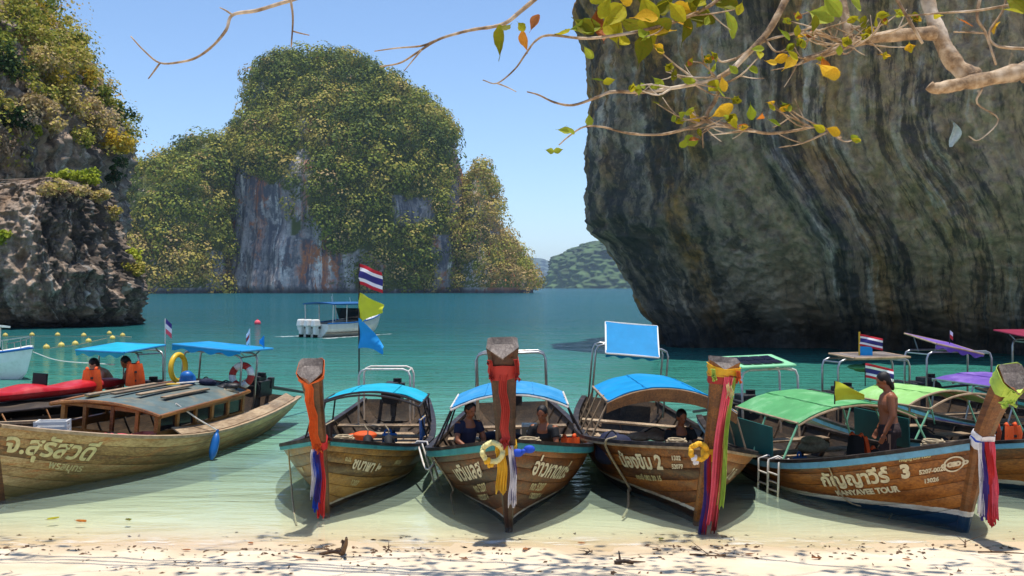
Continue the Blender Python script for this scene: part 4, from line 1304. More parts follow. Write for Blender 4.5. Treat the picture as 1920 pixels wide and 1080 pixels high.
# ================================================================== PEOPLE
def remeshed(mb, name, mat, parent, voxel, smooth_it=4):
    o = mb.build(name, mat, None)
    m = o.modifiers.new('r', 'REMESH'); m.mode = 'VOXEL'; m.voxel_size = voxel; m.use_smooth_shade = True
    if smooth_it:
        q = o.modifiers.new('s', 'SMOOTH'); q.iterations = smooth_it; q.factor = 0.5
    dg = bpy.context.evaluated_depsgraph_get()
    me = bpy.data.meshes.new_from_object(o.evaluated_get(dg))
    old = o.data
    o.modifiers.clear(); o.data = me
    bpy.data.meshes.remove(old)
    me.name = name
    if not me.materials: me.materials.append(mat)
    o.parent = parent
    return o

def limb(mb, pts, rs, n=10):
    """tapered limb through joints, rounded at both ends"""
    mb.tube(pts, rs, n)
    for p_, r_ in zip(pts, rs): mb.ell(p_, (r_, r_, r_), 10, 6)

def hand(mb, wrist, dirv, palm_n, side=1, curl=0.5, s=1.0):
    """palm, four unequal bent fingers and a thumb from the side of the palm"""
    w = Vector(wrist); d = Vector(dirv).normalized(); nrm = Vector(palm_n); nrm = (nrm - d * nrm.dot(d)).normalized(); lat = d.cross(nrm) * side
    Rm = Matrix((d, lat, nrm)).transposed()
    mb.ell(w + d * 0.045 * s, (0.052 * s, 0.040 * s, 0.016 * s), 10, 6, Rm)
    for i, (o_, l_) in enumerate(((-0.030, 0.058), (-0.010, 0.070), (0.011, 0.074), (0.031, 0.066))):
        b = w + d * 0.085 * s + lat * o_ * s
        dd = (d + nrm * 0.25 * curl).normalized(); k = b + dd * l_ * 0.5 * s
        d2 = (d + nrm * 0.9 * curl).normalized(); e = k + d2 * l_ * 0.5 * s
        limb(mb, [b, k, e], [0.0095 * s, 0.0088 * s, 0.0075 * s], 7)
    b = w + d * 0.03 * s + lat * 0.034 * s
    k = b + (d * 0.7 + lat * 0.75 + nrm * 0.3).normalized() * 0.035 * s
    limb(mb, [b, k, k + (d + lat * 0.15 + nrm * 0.35).normalized() * 0.028 * s], [0.012 * s, 0.011 * s, 0.009 * s], 7)

def head(mb, c, fw, s=1.0):
    """skull, jaw, nose, lips, ears; fw = facing direction"""
    c = Vector(c); f = Vector(fw).normalized(); l = Vector((0, 0, 1)).cross(f).normalized(); u = f.cross(l)
    Rm = Matrix((f, l, u)).transposed()
    P = lambda a, b, d: c + (f * a + l * b + u * d) * s
    mb.ell(P(-0.005, 0, 0.02), (0.098 * s, 0.076 * s, 0.100 * s), 16, 10, Rm)
    mb.ell(P(0.028, 0, -0.055), (0.062 * s, 0.056 * s, 0.062 * s), 14, 8, Rm)
    mb.ell(P(0.095, 0, -0.022), (0.020 * s, 0.014 * s, 0.026 * s), 8, 6, Rm)
    mb.ell(P(0.086, 0, -0.066), (0.012 * s, 0.024 * s, 0.010 * s), 8, 6, Rm)
    mb.ell(P(0.080, 0, 0.018), (0.016 * s, 0.050 * s, 0.012 * s), 8, 6, Rm)
    for k in (1, -1):
        mb.ell(P(0.0, 0.078 * k, -0.012), (0.020 * s, 0.010 * s, 0.032 * s), 8, 6, Rm)
    return P, Rm

def hair(P, Rm, root, s=1.0, long=0.0, mat='hair'):
    mb = MB()
    mb.ell(P(-0.018, 0, 0.034), (0.102 * s, 0.086 * s, 0.100 * s), 16, 10, Rm)
    mb.ell(P(-0.052, 0, -0.01), (0.068 * s, 0.080 * s, 0.082 * s), 14, 8, Rm)
    if long:
        mb.ell(P(-0.085, 0.0, -0.06), (0.042 * s, 0.062 * s, (0.07 + long) * s), 12, 8, Rm)
    o = remeshed(mb, 'hair', M[mat], root, 0.011, 1)
    return o

def eyes(P, Rm, root):
    mb = MB()
    for k in (1, -1):
        mb.ell(P(0.082, 0.032 * k, 0.0), (0.008, 0.013, 0.007), 8, 6, Rm)
    mb.build('eyes', M['hair'], root, smooth=True)

def standing_man(label, loc, rz, group=None):
    r = thing('person', label, 'person', loc, (0, 0, rz), group)
    b = MB()
    b.tube([(0, 0, 0.86), (0.0, 0, 0.98), (0.01, 0, 1.12), (0.015, 0, 1.27), (0.0, 0, 1.38), (-0.005, 0, 1.45)], [0.135, 0.132, 0.122, 0.140, 0.125, 0.062], 16)
    for k in (1, -1):
        b.ell((0.01, 0.085 * k, 1.27), (0.10, 0.10, 0.13), 12, 8)
        b.ell((-0.02, 0.08 * k, 1.36), (0.075, 0.11, 0.075), 12, 8)
        b.ell((-0.05, 0.075 * k, 0.90), (0.10, 0.095, 0.10), 12, 8)
    limb(b, [(0.0, 0, 1.42), (0.045, 0, 1.52)], [0.058, 0.055])
    P, Rm = head(b, (0.075, 0.0, 1.600), (0.93, 0.12, -0.34))
    limb(b, [(-0.01, 0.185, 1.385), (-0.03, 0.225, 1.12), (0.07, 0.235, 0.885)], [0.062, 0.046, 0.031])
    hand(b, (0.08, 0.235, 0.865), (0.35, 0.0, -0.93), (0.2, -1, 0.0), 1, 0.7)
    limb(b, [(-0.01, -0.185, 1.385), (0.0, -0.235, 1.12), (0.12, -0.21, 0.90)], [0.062, 0.046, 0.031])
    hand(b, (0.13, -0.208, 0.88), (0.4, 0.05, -0.9), (0.2, 1, 0.0), -1, 0.7)
    for k, dx in ((1, 0.04), (-1, -0.06)):
        limb(b, [(-0.01, 0.09 * k, 0.88), (0.03 + dx, 0.10 * k, 0.47), (dx - 0.02, 0.10 * k, 0.09)], [0.092, 0.056, 0.038])
        b.ell((dx - 0.03, 0.10 * k, 0.38), (0.055, 0.050, 0.12), 10, 6)
        b.tube([(dx - 0.06, 0.10 * k, 0.035), (dx + 0.06, 0.105 * k, 0.03), (dx + 0.17, 0.11 * k, 0.022)], [0.036, 0.042, 0.026], 8)
    remeshed(b, 'body', M['skin'], r, 0.0085, 3)
    c = MB()
    c.tube([(-0.012, 0, 0.80), (-0.012, 0, 0.88), (0.0, 0, 0.995)], [0.158, 0.162, 0.142], 18)
    for k, dx in ((1, 0.04), (-1, -0.06)):
        c.ell((-0.055, 0.075 * k, 0.885), (0.112, 0.105, 0.115), 12, 8)
        c.tube([(-0.01, 0.09 * k, 0.90), (0.015 + dx * 0.5, 0.096 * k, 0.66), (0.02 + dx, 0.10 * k, 0.44), (dx - 0.015, 0.10 * k, 0.22)], [0.112, 0.100, 0.090, 0.082], 14)
    remeshed(c, 'trousers', M['trousers'], r, 0.011, 3)
    MB().slab(np.array([[(0.018 * k - 0.01 + 0.10 * j, 0.193 - 0.012 * i, 0.86 - 0.16 * i) for j, k in ((0.0, 0), (0.2, 1))] for i in range(5)]), 0.012).build('side_stripe', M['stripe'], r)
    hair(P, Rm, r, 1.0, 0.05)
    eyes(P, Rm, r)
    MB().ell(P(-0.085, 0.045, -0.03), (0.03, 0.012, 0.045), 8, 6, Rm).build('hair_tie', M['white'], r, smooth=True)
    return r

def seated(label, loc, rz, shirt, lean=0.1, skin='skin', group=None, tall=1.0, shorts='navy', armf=0.25):
    r = thing('person', label, 'person', loc, (0, 0, rz), group)
    b = MB()
    x = lean
    b.tube([(0, 0, 0.05), (x * 0.3, 0, 0.22), (x * 0.8, 0, 0.42), (x, 0, 0.52), (x + 0.02, 0, 0.60)], [0.13, 0.12, 0.135, 0.12, 0.06], 14)
    limb(b, [(x, 0, 0.55), (x + 0.05, 0, 0.66)], [0.056, 0.054])
    P, Rm = head(b, (x + 0.075, 0, 0.745), (1, 0.1, -0.25))
    for k in (1, -1):
        b.ell((x - 0.01, 0.10 * k, 0.50), (0.075, 0.10, 0.075), 10, 6)
        limb(b, [(x, 0.185 * k, 0.515), (x + 0.08, 0.24 * k, 0.28), (x + armf, 0.15 * k, 0.17)], [0.056, 0.044, 0.030])
        hand(b, (x + armf + 0.02, 0.145 * k, 0.165), (1, -0.2 * k, -0.3), (0, 0, -1), k, 0.8)
        limb(b, [(0, 0.09 * k, 0.05), (0.40, 0.13 * k, 0.10), (0.42, 0.12 * k, -0.30)], [0.088, 0.06, 0.04])
        b.tube([(0.39, 0.12 * k, -0.36), (0.50, 0.12 * k, -0.37), (0.60, 0.125 * k, -0.385)], [0.036, 0.04, 0.026], 8)
    remeshed(b, 'body', M[skin], r, 0.012, 2)
    c = MB()
    c.tube([(-0.005, 0, 0.02), (x * 0.3, 0, 0.22), (x * 0.8, 0, 0.42), (x, 0, 0.535)], [0.145, 0.14, 0.155, 0.10], 14)
    for k in (1, -1):
        c.ell((x - 0.01, 0.10 * k, 0.495), (0.09, 0.115, 0.085), 10, 6)
        c.tube([(x, 0.17 * k, 0.52), (x + 0.045, 0.222 * k, 0.38)], [0.072, 0.066], 10)
    remeshed(c, 'shirt', M[shirt], r, 0.013, 3)
    c = MB()
    for k in (1, -1):
        c.tube([(-0.02, 0.07 * k, 0.04), (0.15, 0.10 * k, 0.07), (0.36, 0.13 * k, 0.10)], [0.135, 0.108, 0.085], 12)
    remeshed(c, 'shorts', M[shorts], r, 0.013, 3)
    hair(P, Rm, r)
    eyes(P, Rm, r)
    return r

def bending(label, loc, rz, shirt, skin, bend=0.5, shorts='navy', group=None, bare=False):
    """standing, stooped forward with the arms reaching down"""
    r = thing('person', label, 'person', loc, (0, 0, rz), group)
    b = MB()
    sx, sz = math.sin(bend), math.cos(bend)
    q = lambda l, y=0.0, o=0.0: (sx * l + sz * o, y, 0.86 + sz * l - sx * o)
    b.tube([q(-0.05), q(0.1), q(0.28), q(0.42), q(0.52)], [0.13, 0.125, 0.14, 0.125, 0.06], 14)
    limb(b, [q(0.48), q(0.58, 0, 0.03)], [0.056, 0.054])
    P, Rm = head(b, q(0.66, 0, 0.06), (0.9, 0.1, -0.55))
    for k in (1, -1):
        b.ell(q(0.42, 0.10 * k), (0.08, 0.10, 0.08), 10, 6)
        s0 = Vector(q(0.43, 0.19 * k)); e0 = s0 + Vector((0.10, 0.04 * k, -0.26)); w0 = e0 + Vector((0.17, -0.05 * k, -0.15))
        limb(b, [s0, e0, w0], [0.057, 0.044, 0.030])
        hand(b, w0 + Vector((0.015, 0, -0.015)), (0.8, 0, -0.6), (0, 0, -1), k, 0.7)
        limb(b, [(-0.02, 0.09 * k, 0.86), (0.05, 0.11 * k, 0.46), (0.0, 0.11 * k, 0.09)], [0.09, 0.056, 0.038])
        b.tube([(-0.05, 0.11 * k, 0.035), (0.06, 0.11 * k, 0.03), (0.16, 0.115 * k, 0.022)], [0.036, 0.042, 0.026], 8)
    remeshed(b, 'body', M[skin], r, 0.012, 2)
    if not bare:
        c = MB()
        c.tube([q(-0.08), q(0.1), q(0.28), q(0.45)], [0.15, 0.145, 0.158, 0.10], 14)
        for k in (1, -1):
            c.ell(q(0.42, 0.10 * k), (0.095, 0.115, 0.09), 10, 6)
        remeshed(c, 'shirt', M[shirt], r, 0.014, 3)
    c = MB()
    c.tube([(-0.02, 0, 0.76), (0, 0, 0.94)], [0.155, 0.145], 14)
    for k in (1, -1):
        c.tube([(-0.02, 0.09 * k, 0.86), (0.04, 0.105 * k, 0.55)], [0.115, 0.095], 12)
    remeshed(c, 'shorts', M[shorts], r, 0.014, 3)
    hair(P, Rm, r); eyes(P, Rm, r)
    return r

# ================================================================== SMALL GEAR
def life_jacket(label, loc, rz, tilt=0.0, group='orange life jackets on the boats'):
    r = thing('life_jacket', label, 'life jacket', loc, (tilt, 0, rz), group)
    for k in (1, -1):
        P = np.array([[(0.05 + 0.035 * math.sin(math.pi * u) - .04 * v * v, k * (0.015 + (0.15 - .05 * v ** 2) * u), 0.42 * v) for u in np.linspace(0, 1, 6)] for v in np.linspace(0, 1, 8)])
        MB().slab(P, 0.05 * k).build('front_panel', M['orange'], r, bevel=0.014)
    P = np.array([[(-0.05 - 0.035 * math.sin(math.pi * u) + .03 * v * v, (-0.16 + 0.32 * u) * (1 - .25 * v ** 2), 0.44 * v) for u in np.linspace(0, 1, 8)] for v in np.linspace(0, 1, 8)])
    MB().slab(P, 0.05).build('back_panel', M['black'], r, bevel=0.014)
    for k in (1, -1):
        MB().tube([(0.02, .075 * k, 0.41), (-0.01, .085 * k, 0.455), (-0.03, .075 * k, 0.43)], 0.035, 8).build('shoulder', M['orange'], r, smooth=True)
    for z in (0.10, 0.27):
        MB().box((0.09, 0, z), (.012, .30, .028)).build('strap', M['black'], r)
        MB().box((0.10, 0, z), (.016, .05, .04)).build('buckle', M['engine'], r)
    return r

def ring_buoy(label, loc, rot, R_, r_, m1, m2=None, cat='life ring'):
    o = thing('life_ring', label, cat, loc, rot)
    n = 32
    for k in range(8 if m2 else 1):
        a0, a1 = (2 * math.pi * k / 8, 2 * math.pi * (k + 1) / 8) if m2 else (0, 2 * math.pi)
        nn = 5 if m2 else 33
        MB().tube([(R_ * math.cos(a), R_ * math.sin(a), 0) for a in np.linspace(a0, a1, nn)], r_, 10, cap=bool(m2)).build('segment' if m2 else 'ring', M[m2 if (m2 and k % 2) else m1], o, smooth=True)
    return o

def fender(label, top, bottom, mat, rope_to):
    o = thing('fender', label, 'fender', tuple(bottom))
    t = Vector(top) - Vector(bottom)
    d = t.normalized(); L = t.length
    rs = [0.02, 0.055, 0.072, 0.075, 0.075, 0.072, 0.055, 0.02]
    MB().tube([d * L * i / 7 for i in range(8)], rs, 12).build('float', M[mat], o, smooth=True)
    MB().tube([d * L, d * (L + 0.04)], 0.028, 8).build('eye', M[mat], o)
    mb = MB()
    a = d * (L + 0.03); b = Vector(rope_to) - Vector(bottom)
    mb.tube([a, a.lerp(b, 0.5) + Vector((0.01, 0, -0.03)), b], 0.014, 6)
    mb.build('rope', M['white_tube'], o)
    return o

def rope(label, pts, r=0.013, mat='rope', name='mooring_rope'):
    P = smooth_path(pts, 7)
    o = empty(name, tuple(P[0]))
    tag(o, label, 'rope', 'mooring ropes')
    MB().tube([q - P[0] for q in P], r, 6).build('rope', M[mat], o, smooth=True)
    return o

def ladder(label, loc, rot, h, w, rungs, mat='white_tube', hook=0.25):
    o = thing('boarding_ladder', label, 'ladder', loc, rot)
    for k in (0, 1):
        MB().tube([(-hook, k * w, -0.08), (-hook, k * w, 0.05), (-hook * 0.6, k * w, 0.10), (0, k * w, 0.06), (0.02, k * w, -h)], 0.016, 7).build('rail', M[mat], o, smooth=True)
    for i in range(rungs):
        z = -0.12 - (h - 0.14) * i / (rungs - 1)
        MB().tube([(0.01, 0, z), (0.01, w, z)], 0.013, 6).build('rung', M[mat], o)
    return o

def flag_cloth(parent, p0, w, h, mats, seed, droop=0.25, dirx=(1, 0, 0), label=None, shape='rect'):
    """waving cloth: p0 top at the pole, stripes run along the fly"""
    d = Vector(dirx).normalized(); per = Vector((-d.y, d.x, 0))
    nu, nv = 12, len(mats) * 2
    P = np.zeros((nu + 1, nv + 1, 3))
    for i in range(nu + 1):
        u = i / nu
        for j in range(nv + 1):
            v = j / nv
            hh = h * ((1 - 0.75 * u) if shape == 'pennant' else 1)
            q = Vector(p0) + d * (w * u * (1 - 0.10 * math.sin(u * 3))) + Vector((0, 0, -hh * v - droop * w * u ** 1.3)) + per * (0.10 * w * math.sin(u * 6 + seed + v * 1.2) * u + 0.03 * w * math.sin(v * 7 + u * 5 + seed))
            P[i, j] = q
    mb = MB().slab(P, 0.004, mif=lambda i, j: min(j // 2, len(mats) - 1))
    o = mb.build('flag', [M[m] for m in mats], parent, smooth=True)
    if label: o['label'] = label
    return o
THAI = ['f_red', 'f_white', 'f_blue', 'f_blue', 'f_white', 'f_red']

def flagpole(label, loc, h, r, flags, mat='dark_tube', lean=(0, 0)):
    o = thing('flagpole', label, 'flag', loc)
    MB().tube([(0, 0, 0), (lean[0], lean[1], h)], r, 6).build('pole', M[mat], o)
    for (z, w, hh, mats, seed, droop, dx, lb, shp) in flags:
        k = z / h
        flag_cloth(o, (lean[0] * k, lean[1] * k, z), w, hh, mats, seed, droop, dx, lb, shp)
    return o

# ================================================================== THE BOATS
# centre left: orange sash
b2 = longtail('longtail boat with the orange cloth on its prow and a bright cyan canopy', dict(X=-2.48, Y=14.23, th=0.0, B=2.14, zb=1.03, zm=.385, zs=.59, xb=.48, xp=1.157, zp=2.0, L=8.6),
    dict(hull='olive_hull', strip='teal', strip_h=0.07, post='post', post_w=(0.17, 0.31), roof=dict(x0=-3.9, x1=-6.1, w=.90, z=.96, crown=.20, mat='cyan_cloth', frame='dark_tube', post='dark_tube', bare=0.8), hoop=dict(x=-6.5, w=.50, z=1.40, mat='white_tube')))
lettering(b2, 'ชบาพา ๒', 1, .115, .74, .25, bold=.008, mat='letter', slope=-0.05)
lettering(b2, 'อ.น.', 1, .055, .80, .10, mat='letter_gold')
lettering(b2, '1207', 1, .095, .52, .13, mat='letter_gold', slope=-0.05)
lettering(b2, '(8026)', 1, .22, .80, .10, mat='letter_gold')
lettering(b2, 'ชบาพา', -1, .13, .70, .13, mat='letter_gold')
lettering(b2, '1207', -1, .10, .45, .08, mat='letter_gold')
sash(b2, 'orange cloth wrapped down the prow with red and blue tails', [(0.985, 0.93, 's_orange'), (0.50, 0.45, 's_red')],
     [(0.95, -0.045, 0.12, 0.10, 's_orange', 0.0, 0.44), (0.95, -0.01, 0.1, 0.08, 's_orange', 0.0, 0.50), (0.47, -0.07, 0.62, 0.055, 's_white', 0.0), (0.47, -0.03, 0.78, 0.075, 's_blue', 0.02), (0.47, 0.04, 0.86, 0.085, 's_red', 0.0), (0.47, 0.0, 0.66, 0.07, 's_purple', 0.04)])
# centre: red sash
b3 = longtail('longtail boat seen straight bow on with coral cloth on its dark prow', dict(X=-.04, Y=13.37, th=-.009, ph=.027, B=2.44, zb=1.135, zm=.464, zs=.6, xb=.471, xp=.98, zp=2.34, L=8.8),
    dict(hull='teak_dark', strip='teal', strip_h=0.10, post='post_dark', post_w=(0.24, 0.38), roof=dict(x0=-3.3, x1=-5.4, w=.92, z=1.13, crown=.22, mat='sky_cloth', frame='white_tube', post='dark_tube', npost=3), hoop=dict(x=-6.68, w=.66, z=1.76, depth=.6)))
lettering(b3, 'นาวินเลส', -1, .125, .74, .34, bold=.010, slope=0.04)
lettering(b3, 'กต 5207', -1, .105, .56, .17, mat='letter_gold')
lettering(b3, '13025207 4', -1, .115, .46, .12, mat='letter_gold')
lettering(b3, 'อ่าวหาดเต่ะ', 1, .135, .74, .34, bold=.010, slope=-0.04)
lettering(b3, 'กต 5207', 1, .105, .56, .17, mat='letter_gold')
lettering(b3, '13025207 4', 1, .115, .46, .12, mat='letter_gold')
sash(b3, 'coral cloth knotted round the dark prow with yellow and lilac tails below', [(0.90, 0.83, 's_coral'), (0.49, 0.45, 's_yellow')],
     [(0.985, -0.15, 0.06, 0.055, 's_coral', 0.0, 0.86), (0.985, 0.15, 0.06, 0.055, 's_coral', 0.0, 0.86), (0.86, 0.0, 0.12, 0.12, 's_coral', 0.0, 0.54), (0.50, -0.06, 0.56, 0.13, 's_yellow', 0.0), (0.50, 0.07, 0.72, 0.09, 's_white', 0.03), (0.50, 0.09, 0.66, 0.05, 's_purple', 0.0)])
# right of centre: the brown lined blue roof
b4 = longtail('longtail boat heeled over with long pink and yellow cloths on its prow', dict(X=2.389, Y=13.763, th=.015, ph=-.085, B=2.5, zb=1.03, zm=.467, zs=.6, xb=.592, xp=.823, zp=2.146, L=8.9),
    dict(hull='teak', rail='rail_dark', strip='rail_pale', strip_h=0.05, post='post_gold', post_w=(0.24, 0.38), roof=dict(x0=-2.55, x1=-5.0, w=1.0, z=1.17, crown=.30, mat='blue_cloth', frame='rail_pale', post='rail_pale', lining='cabin', npost=4, valance='cabin'),
         hoop=dict(x=-7.7, w=.73, z=1.80, depth=.7, panel=dict(pos=(-7.75, -0.02, 1.93), len=.84, wid=1.06, tilt=.80, mat='blue_cloth', sag=0.02))))
Pq = np.array([[(-8.10 - .75 * u, -.50 + 1.0 * v + .12 * u, 2.22 - .34 * u - .02 * math.sin(v * 9)) for v in np.linspace(0, 1, 9)] for u in np.linspace(0, 1, 7)])
MB().slab(Pq, .015).build('rear_sheet', M['navy'], b4.root)
lettering(b4, 'น้องขิม 2', -1, .145, .80, .32, mat='letter', bold=0.012)
lettering(b4, '1302', -1, .055, .86, .10); lettering(b4, '52079', -1, .055, .76, .10)
lettering(b4, 'กระบี่ 082 30 15', -1, .14, .62, .12, mat='letter_gold')
lettering(b4, '2 ขิม', 1, .12, .74, .26, slope=-0.05)
sash(b4, 'long pink and yellow cloths hanging from the golden prow to the water', [(0.965, 0.90, 's_yellow'), (0.90, 0.86, 's_coral'), (0.50, 0.44, 's_yellow')],
     [(0.985, -0.15, 0.04, 0.06, 's_lime', 0.0, 0.90), (0.985, 0.15, 0.04, 0.06, 's_orange', 0.0, 0.90), (0.90, 0.03, 1.82, 0.13, 's_pink', -0.22), (0.90, 0.10, 1.60, 0.07, 's_lime', -0.18), (0.91, 0.06, 1.94, 0.06, 's_coral', -0.22), (0.48, -0.07, 1.05, 0.07, 's_purple', 0.05), (0.48, -0.04, 1.10, 0.06, 's_red', 0.05), (0.9, 0.07, 0.24, 0.08, 's_cream', 0.0)])
# right: green canopy and the standing man
b5 = longtail('longtail boat with green canopy and a sky blue gunwale carrying a bare chested man', dict(X=5.595, Y=13.242, th=.209, ph=.03, B=2.45, zb=1.163, zm=.43, zs=.6, xb=.445, xp=1.075, zp=1.975, L=7.0, st=.5),
    dict(hull='teak_blue', strip='skyblue', strip_h=0.10, rail='rail_dark', post='post_blue', post_w=(0.22, 0.33), floor=0.02, thwarts=(0.5, 0.62, 0.76), roof=dict(x0=-2.42, x1=-4.6, w=.95, z=1.06, crown=.24, mat='green_cloth', frame='rail_pale', post='mint', npost=3),
         hoop=dict(x=-5.3, w=.52, z=1.58, depth=.7, mat='white_tube', panel=dict(pos=(-5.6, -0.1, 1.68), len=.95, wid=1.0, tilt=.12, mat='mint', edge='mint', solar=True))))
lettering(b5, 'กัญญาวีร์', -1, .205, .785, .30, mat='letter', bold=0.012)
lettering(b5, '3', -1, .105, .80, .27, mat='letter', bold=0.016)
lettering(b5, 'KANYAVEE TOUR', -1, .19, .635, .13, mat='letter', off=.028, bold=0.007, shear=0.0)
lettering(b5, '5207-0026', -1, .062, .77, .085); lettering(b5, '13026', -1, .066, .67, .085)
lettering(b5, 'กัญญาวีร์ ทัวร์', -1, .085, .93, .075, mat='letter_gold')
emblem(b5, -1, .03, .80, .11)
for sd in (1, -1):
    x0, x1 = -2.9, -4.5
    w = b5.span(.55, .5, .10)
    MB().box(((x0 + x1) / 2, sd * w, .72), (x0 - x1, 0.02, .46)).build('side_curtain', M['teal_panel'], b5.root)
sash(b5, 'lime cloth over the prow head of the right hand boat', [(0.985, 0.86, 's_lime')], [(0.97, 0.02, 0.06, 0.22, 's_lime', 0.0, 0.82)])
sash(b5, 'white pink and purple ribbons knotted low on the right hand prow', [(0.54, 0.47, 's_white'), (0.51, 0.48, 's_blue')],
     [(0.52, -0.09, 0.90, 0.09, 's_purple', 0.02), (0.52, -0.13, 0.86, 0.06, 's_white', 0.0), (0.52, -0.02, 0.98, 0.10, 's_red', 0.04), (0.52, 0.03, 0.9, 0.09, 's_pink', 0.04)])
# behind it: light green roof
b6 = longtail('longtail boat with light green canopy behind the standing man', dict(X=8.403, Y=14.514, th=.307, B=2.25, zb=1.1, zm=.50, zs=.6, xb=.45, xp=1.0, zp=2.1, L=7.2, st=.5),
    dict(hull='teak_blue', strip='skyblue', strip_h=0.09, post='post', planks=5, roof=dict(x0=-3.0, x1=-5.1, w=.82, z=1.04, crown=.22, mat='lime_cloth', frame='rail_pale', post='mint', bare=0.55), hoop=dict(x=-5.55, w=.78, z=1.66, depth=.5, panel=dict(pos=(-5.7, 0.0, 1.70), len=.8, wid=1.2, tilt=.05, mat='grey_wood', edge='rail_pale'))))
lettering(b6, 'สายชล', -1, .06, .72, .2)
# purple roofs
b7 = longtail('longtail boat with purple canopies second from the right edge', dict(X=10.45, Y=16.5, th=.243, B=2.3, zb=1.0, zm=.505, zs=.6, xb=.45, xp=.95, zp=2.1, L=7.2, st=.5),
    dict(hull='teak', strip='skyblue', post='post', planks=5, roof=dict(x0=-2.6, x1=-5.0, w=.95, z=1.18, crown=.12, mat='purple_cloth', frame='steel', post='steel'), hoop=dict(x=-5.45, w=.76, z=1.68, panel=dict(pos=(-5.9, -0.05, 1.80), len=1.1, wid=1.15, tilt=.15, roll=-.2, mat='purple_cloth', edge='rail_pale'))))
MB().slab(np.array([[hull_w(b7.p, s, t, -1, .05) for t in (0.78, 0.98)] for s in np.linspace(.42, .68, 14)]), 0.015).build('side_cloth', M['purple_cloth'], b7.root)
b8 = longtail('longtail boat with crimson canopy at the right edge of the photo', dict(X=13.4, Y=18.2, th=.25, B=2.3, zb=1.0, zm=.5, zs=.6, xb=.45, xp=.95, zp=2.1, L=7.4, st=.5),
    dict(hull='teak_dark', strip='teal', post='post', planks=5, roof=dict(x0=-2.6, x1=-5.0, w=.9, z=1.12, crown=.16, mat='crimson_cloth', frame='steel', post='steel'), hoop=dict(x=-5.2, w=.8, z=1.84, panel=dict(pos=(-5.6, -0.1, 1.94), len=1.3, wid=1.9, tilt=.10, mat='crimson_cloth', edge='crimson_cloth'))))
# left: pale hull with a cabin
b1 = longtail('pale weathered longtail boat with a wooden cabin at the left of the beach', dict(X=-7.20, Y=14.97, th=-.197, ph=-.085, B=2.325, zb=1.11, zm=.528, zs=.627, xb=.346, xp=.95, zp=2.3, L=8.9),
    dict(hull='pale_hull', rail='rail_pale', post='post', foredeck=.14, planks=8, thwarts=(0.24, 0.72), hoop=dict(x=-6.1, w=.62, z=1.72, depth=.7, mat='steel', panel=dict(pos=(-6.45, 0.05, 1.80), len=1.5, wid=1.42, tilt=-.02, mat='blue_cloth', edge='sky_cloth'))))
lettering(b1, 'จ.สุรัสวดี', 1, .085, .80, .42, mat='letter_gold', bold=0.012, shear=0.25, slope=-0.02)
lettering(b1, 'พรสมุทร', 1, .12, .60, .18, mat='letter_gold', slope=-0.05)

def cabin(B):
    c = empty('cabin'); c.parent = B.root
    x0, x1, w, z = -2.65, -5.75, .90, 1.0
    zb = .58
    P = np.array([[(x, w * 1.10 * v * (1 - 0.12 * max(0, (x0 - x) / (x0 - x1)) ** 2), z + 0.12 * (1 - v * v) + 0.03 * math.sin((x0 - x) / (x0 - x1) * 3.1) + 0.05 * max(0, (x1 + 0.8 - x))) for v in np.linspace(-1, 1, 13)] for x in np.linspace(x0 + .18, x1 - .30, 12)])
    MB().slab(P, -0.03).build('cabin_roof', M['grey_paint'], c)
    for j, sd in ((0, -1), (12, 1)):
        MB().tube([P[i, j] + np.array([0, 0, 0.0]) for i in range(12)], 0.035, 6).build('roof_edge', M['cabin'], c)
    for i in (0, 11):
        MB().tube([P[i, j] for j in range(13)], 0.032, 6).build('roof_edge', M['cabin'], c)
    # boards on the roof
    for k, y in enumerate((-.55, -.2, .15, .5)):
        MB().box((-3.9 - 0.1 * k, y, z + 0.12 * (1 - (y / w) ** 2) + 0.075), (2.2 - 0.2 * k, 0.10, 0.03)).build('roof_slat', M['deck'], c)
    for sd in (1, -1):
        xs = np.linspace(x0, x1, 6)
        for x in xs:
            MB().box((x, sd * (w - 0.05), (z + zb) / 2), (0.08, 0.07, z - zb + 0.04)).build('cabin_post', M['cabin'], c)
        MB().box(((x0 + x1) / 2, sd * (w - 0.045), zb + 0.05), (x0 - x1 - .085, 0.06, 0.13)).build('cabin_side', M['cabin'], c)
        MB().box(((x0 + x1) / 2, sd * (w - 0.048), z - 0.03), (x0 - x1 - .085, 0.055, 0.06)).build('window_head', M['cabin'], c)
        for a, b in zip(xs[:-1], xs[1:]):
            g = MB().box(((a + b) / 2, sd * (w - 0.06), (z + zb) / 2 + 0.035), (abs(a - b) - 0.083, 0.012, z - zb - 0.20)); g.build('window', M['glass'], c)
    for y in (-.45, 0.05, .5):
        MB().box((x0 + 0.02, y, (z + zb) / 2), (0.05, 0.06, z - zb + 0.15)).build('front_post', M['cabin'], c)
    MB().box((x0 + 0.015, -.2, z + 0.015), (0.04, 1.5, 0.06)).build('front_head', M['cabin'], c)
    MB().box((x0 + 0.015, -.15, zb - 0.02), (0.04, 1.4, 0.12)).build('front_sill', M['cabin'], c)
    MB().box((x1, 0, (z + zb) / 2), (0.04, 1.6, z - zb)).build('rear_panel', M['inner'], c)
    # side deck
    P = np.array([[hull_w(B.p, s, 1.0, 1, -0.03 - q) + np.array([0, 0, 0.02]) for q in (0, .22)] for s in np.linspace(.35, .96, 16)])
    MB().slab(P, -0.02).build('side_deck', M['deck'], c)
M['grey_paint'] = plain('grey blue roof paint', C(92, 108, 108), 0.75, 0.25, 3, 0.2, spec=.15, dirt=C(150, 130, 100))
cabin(b1)
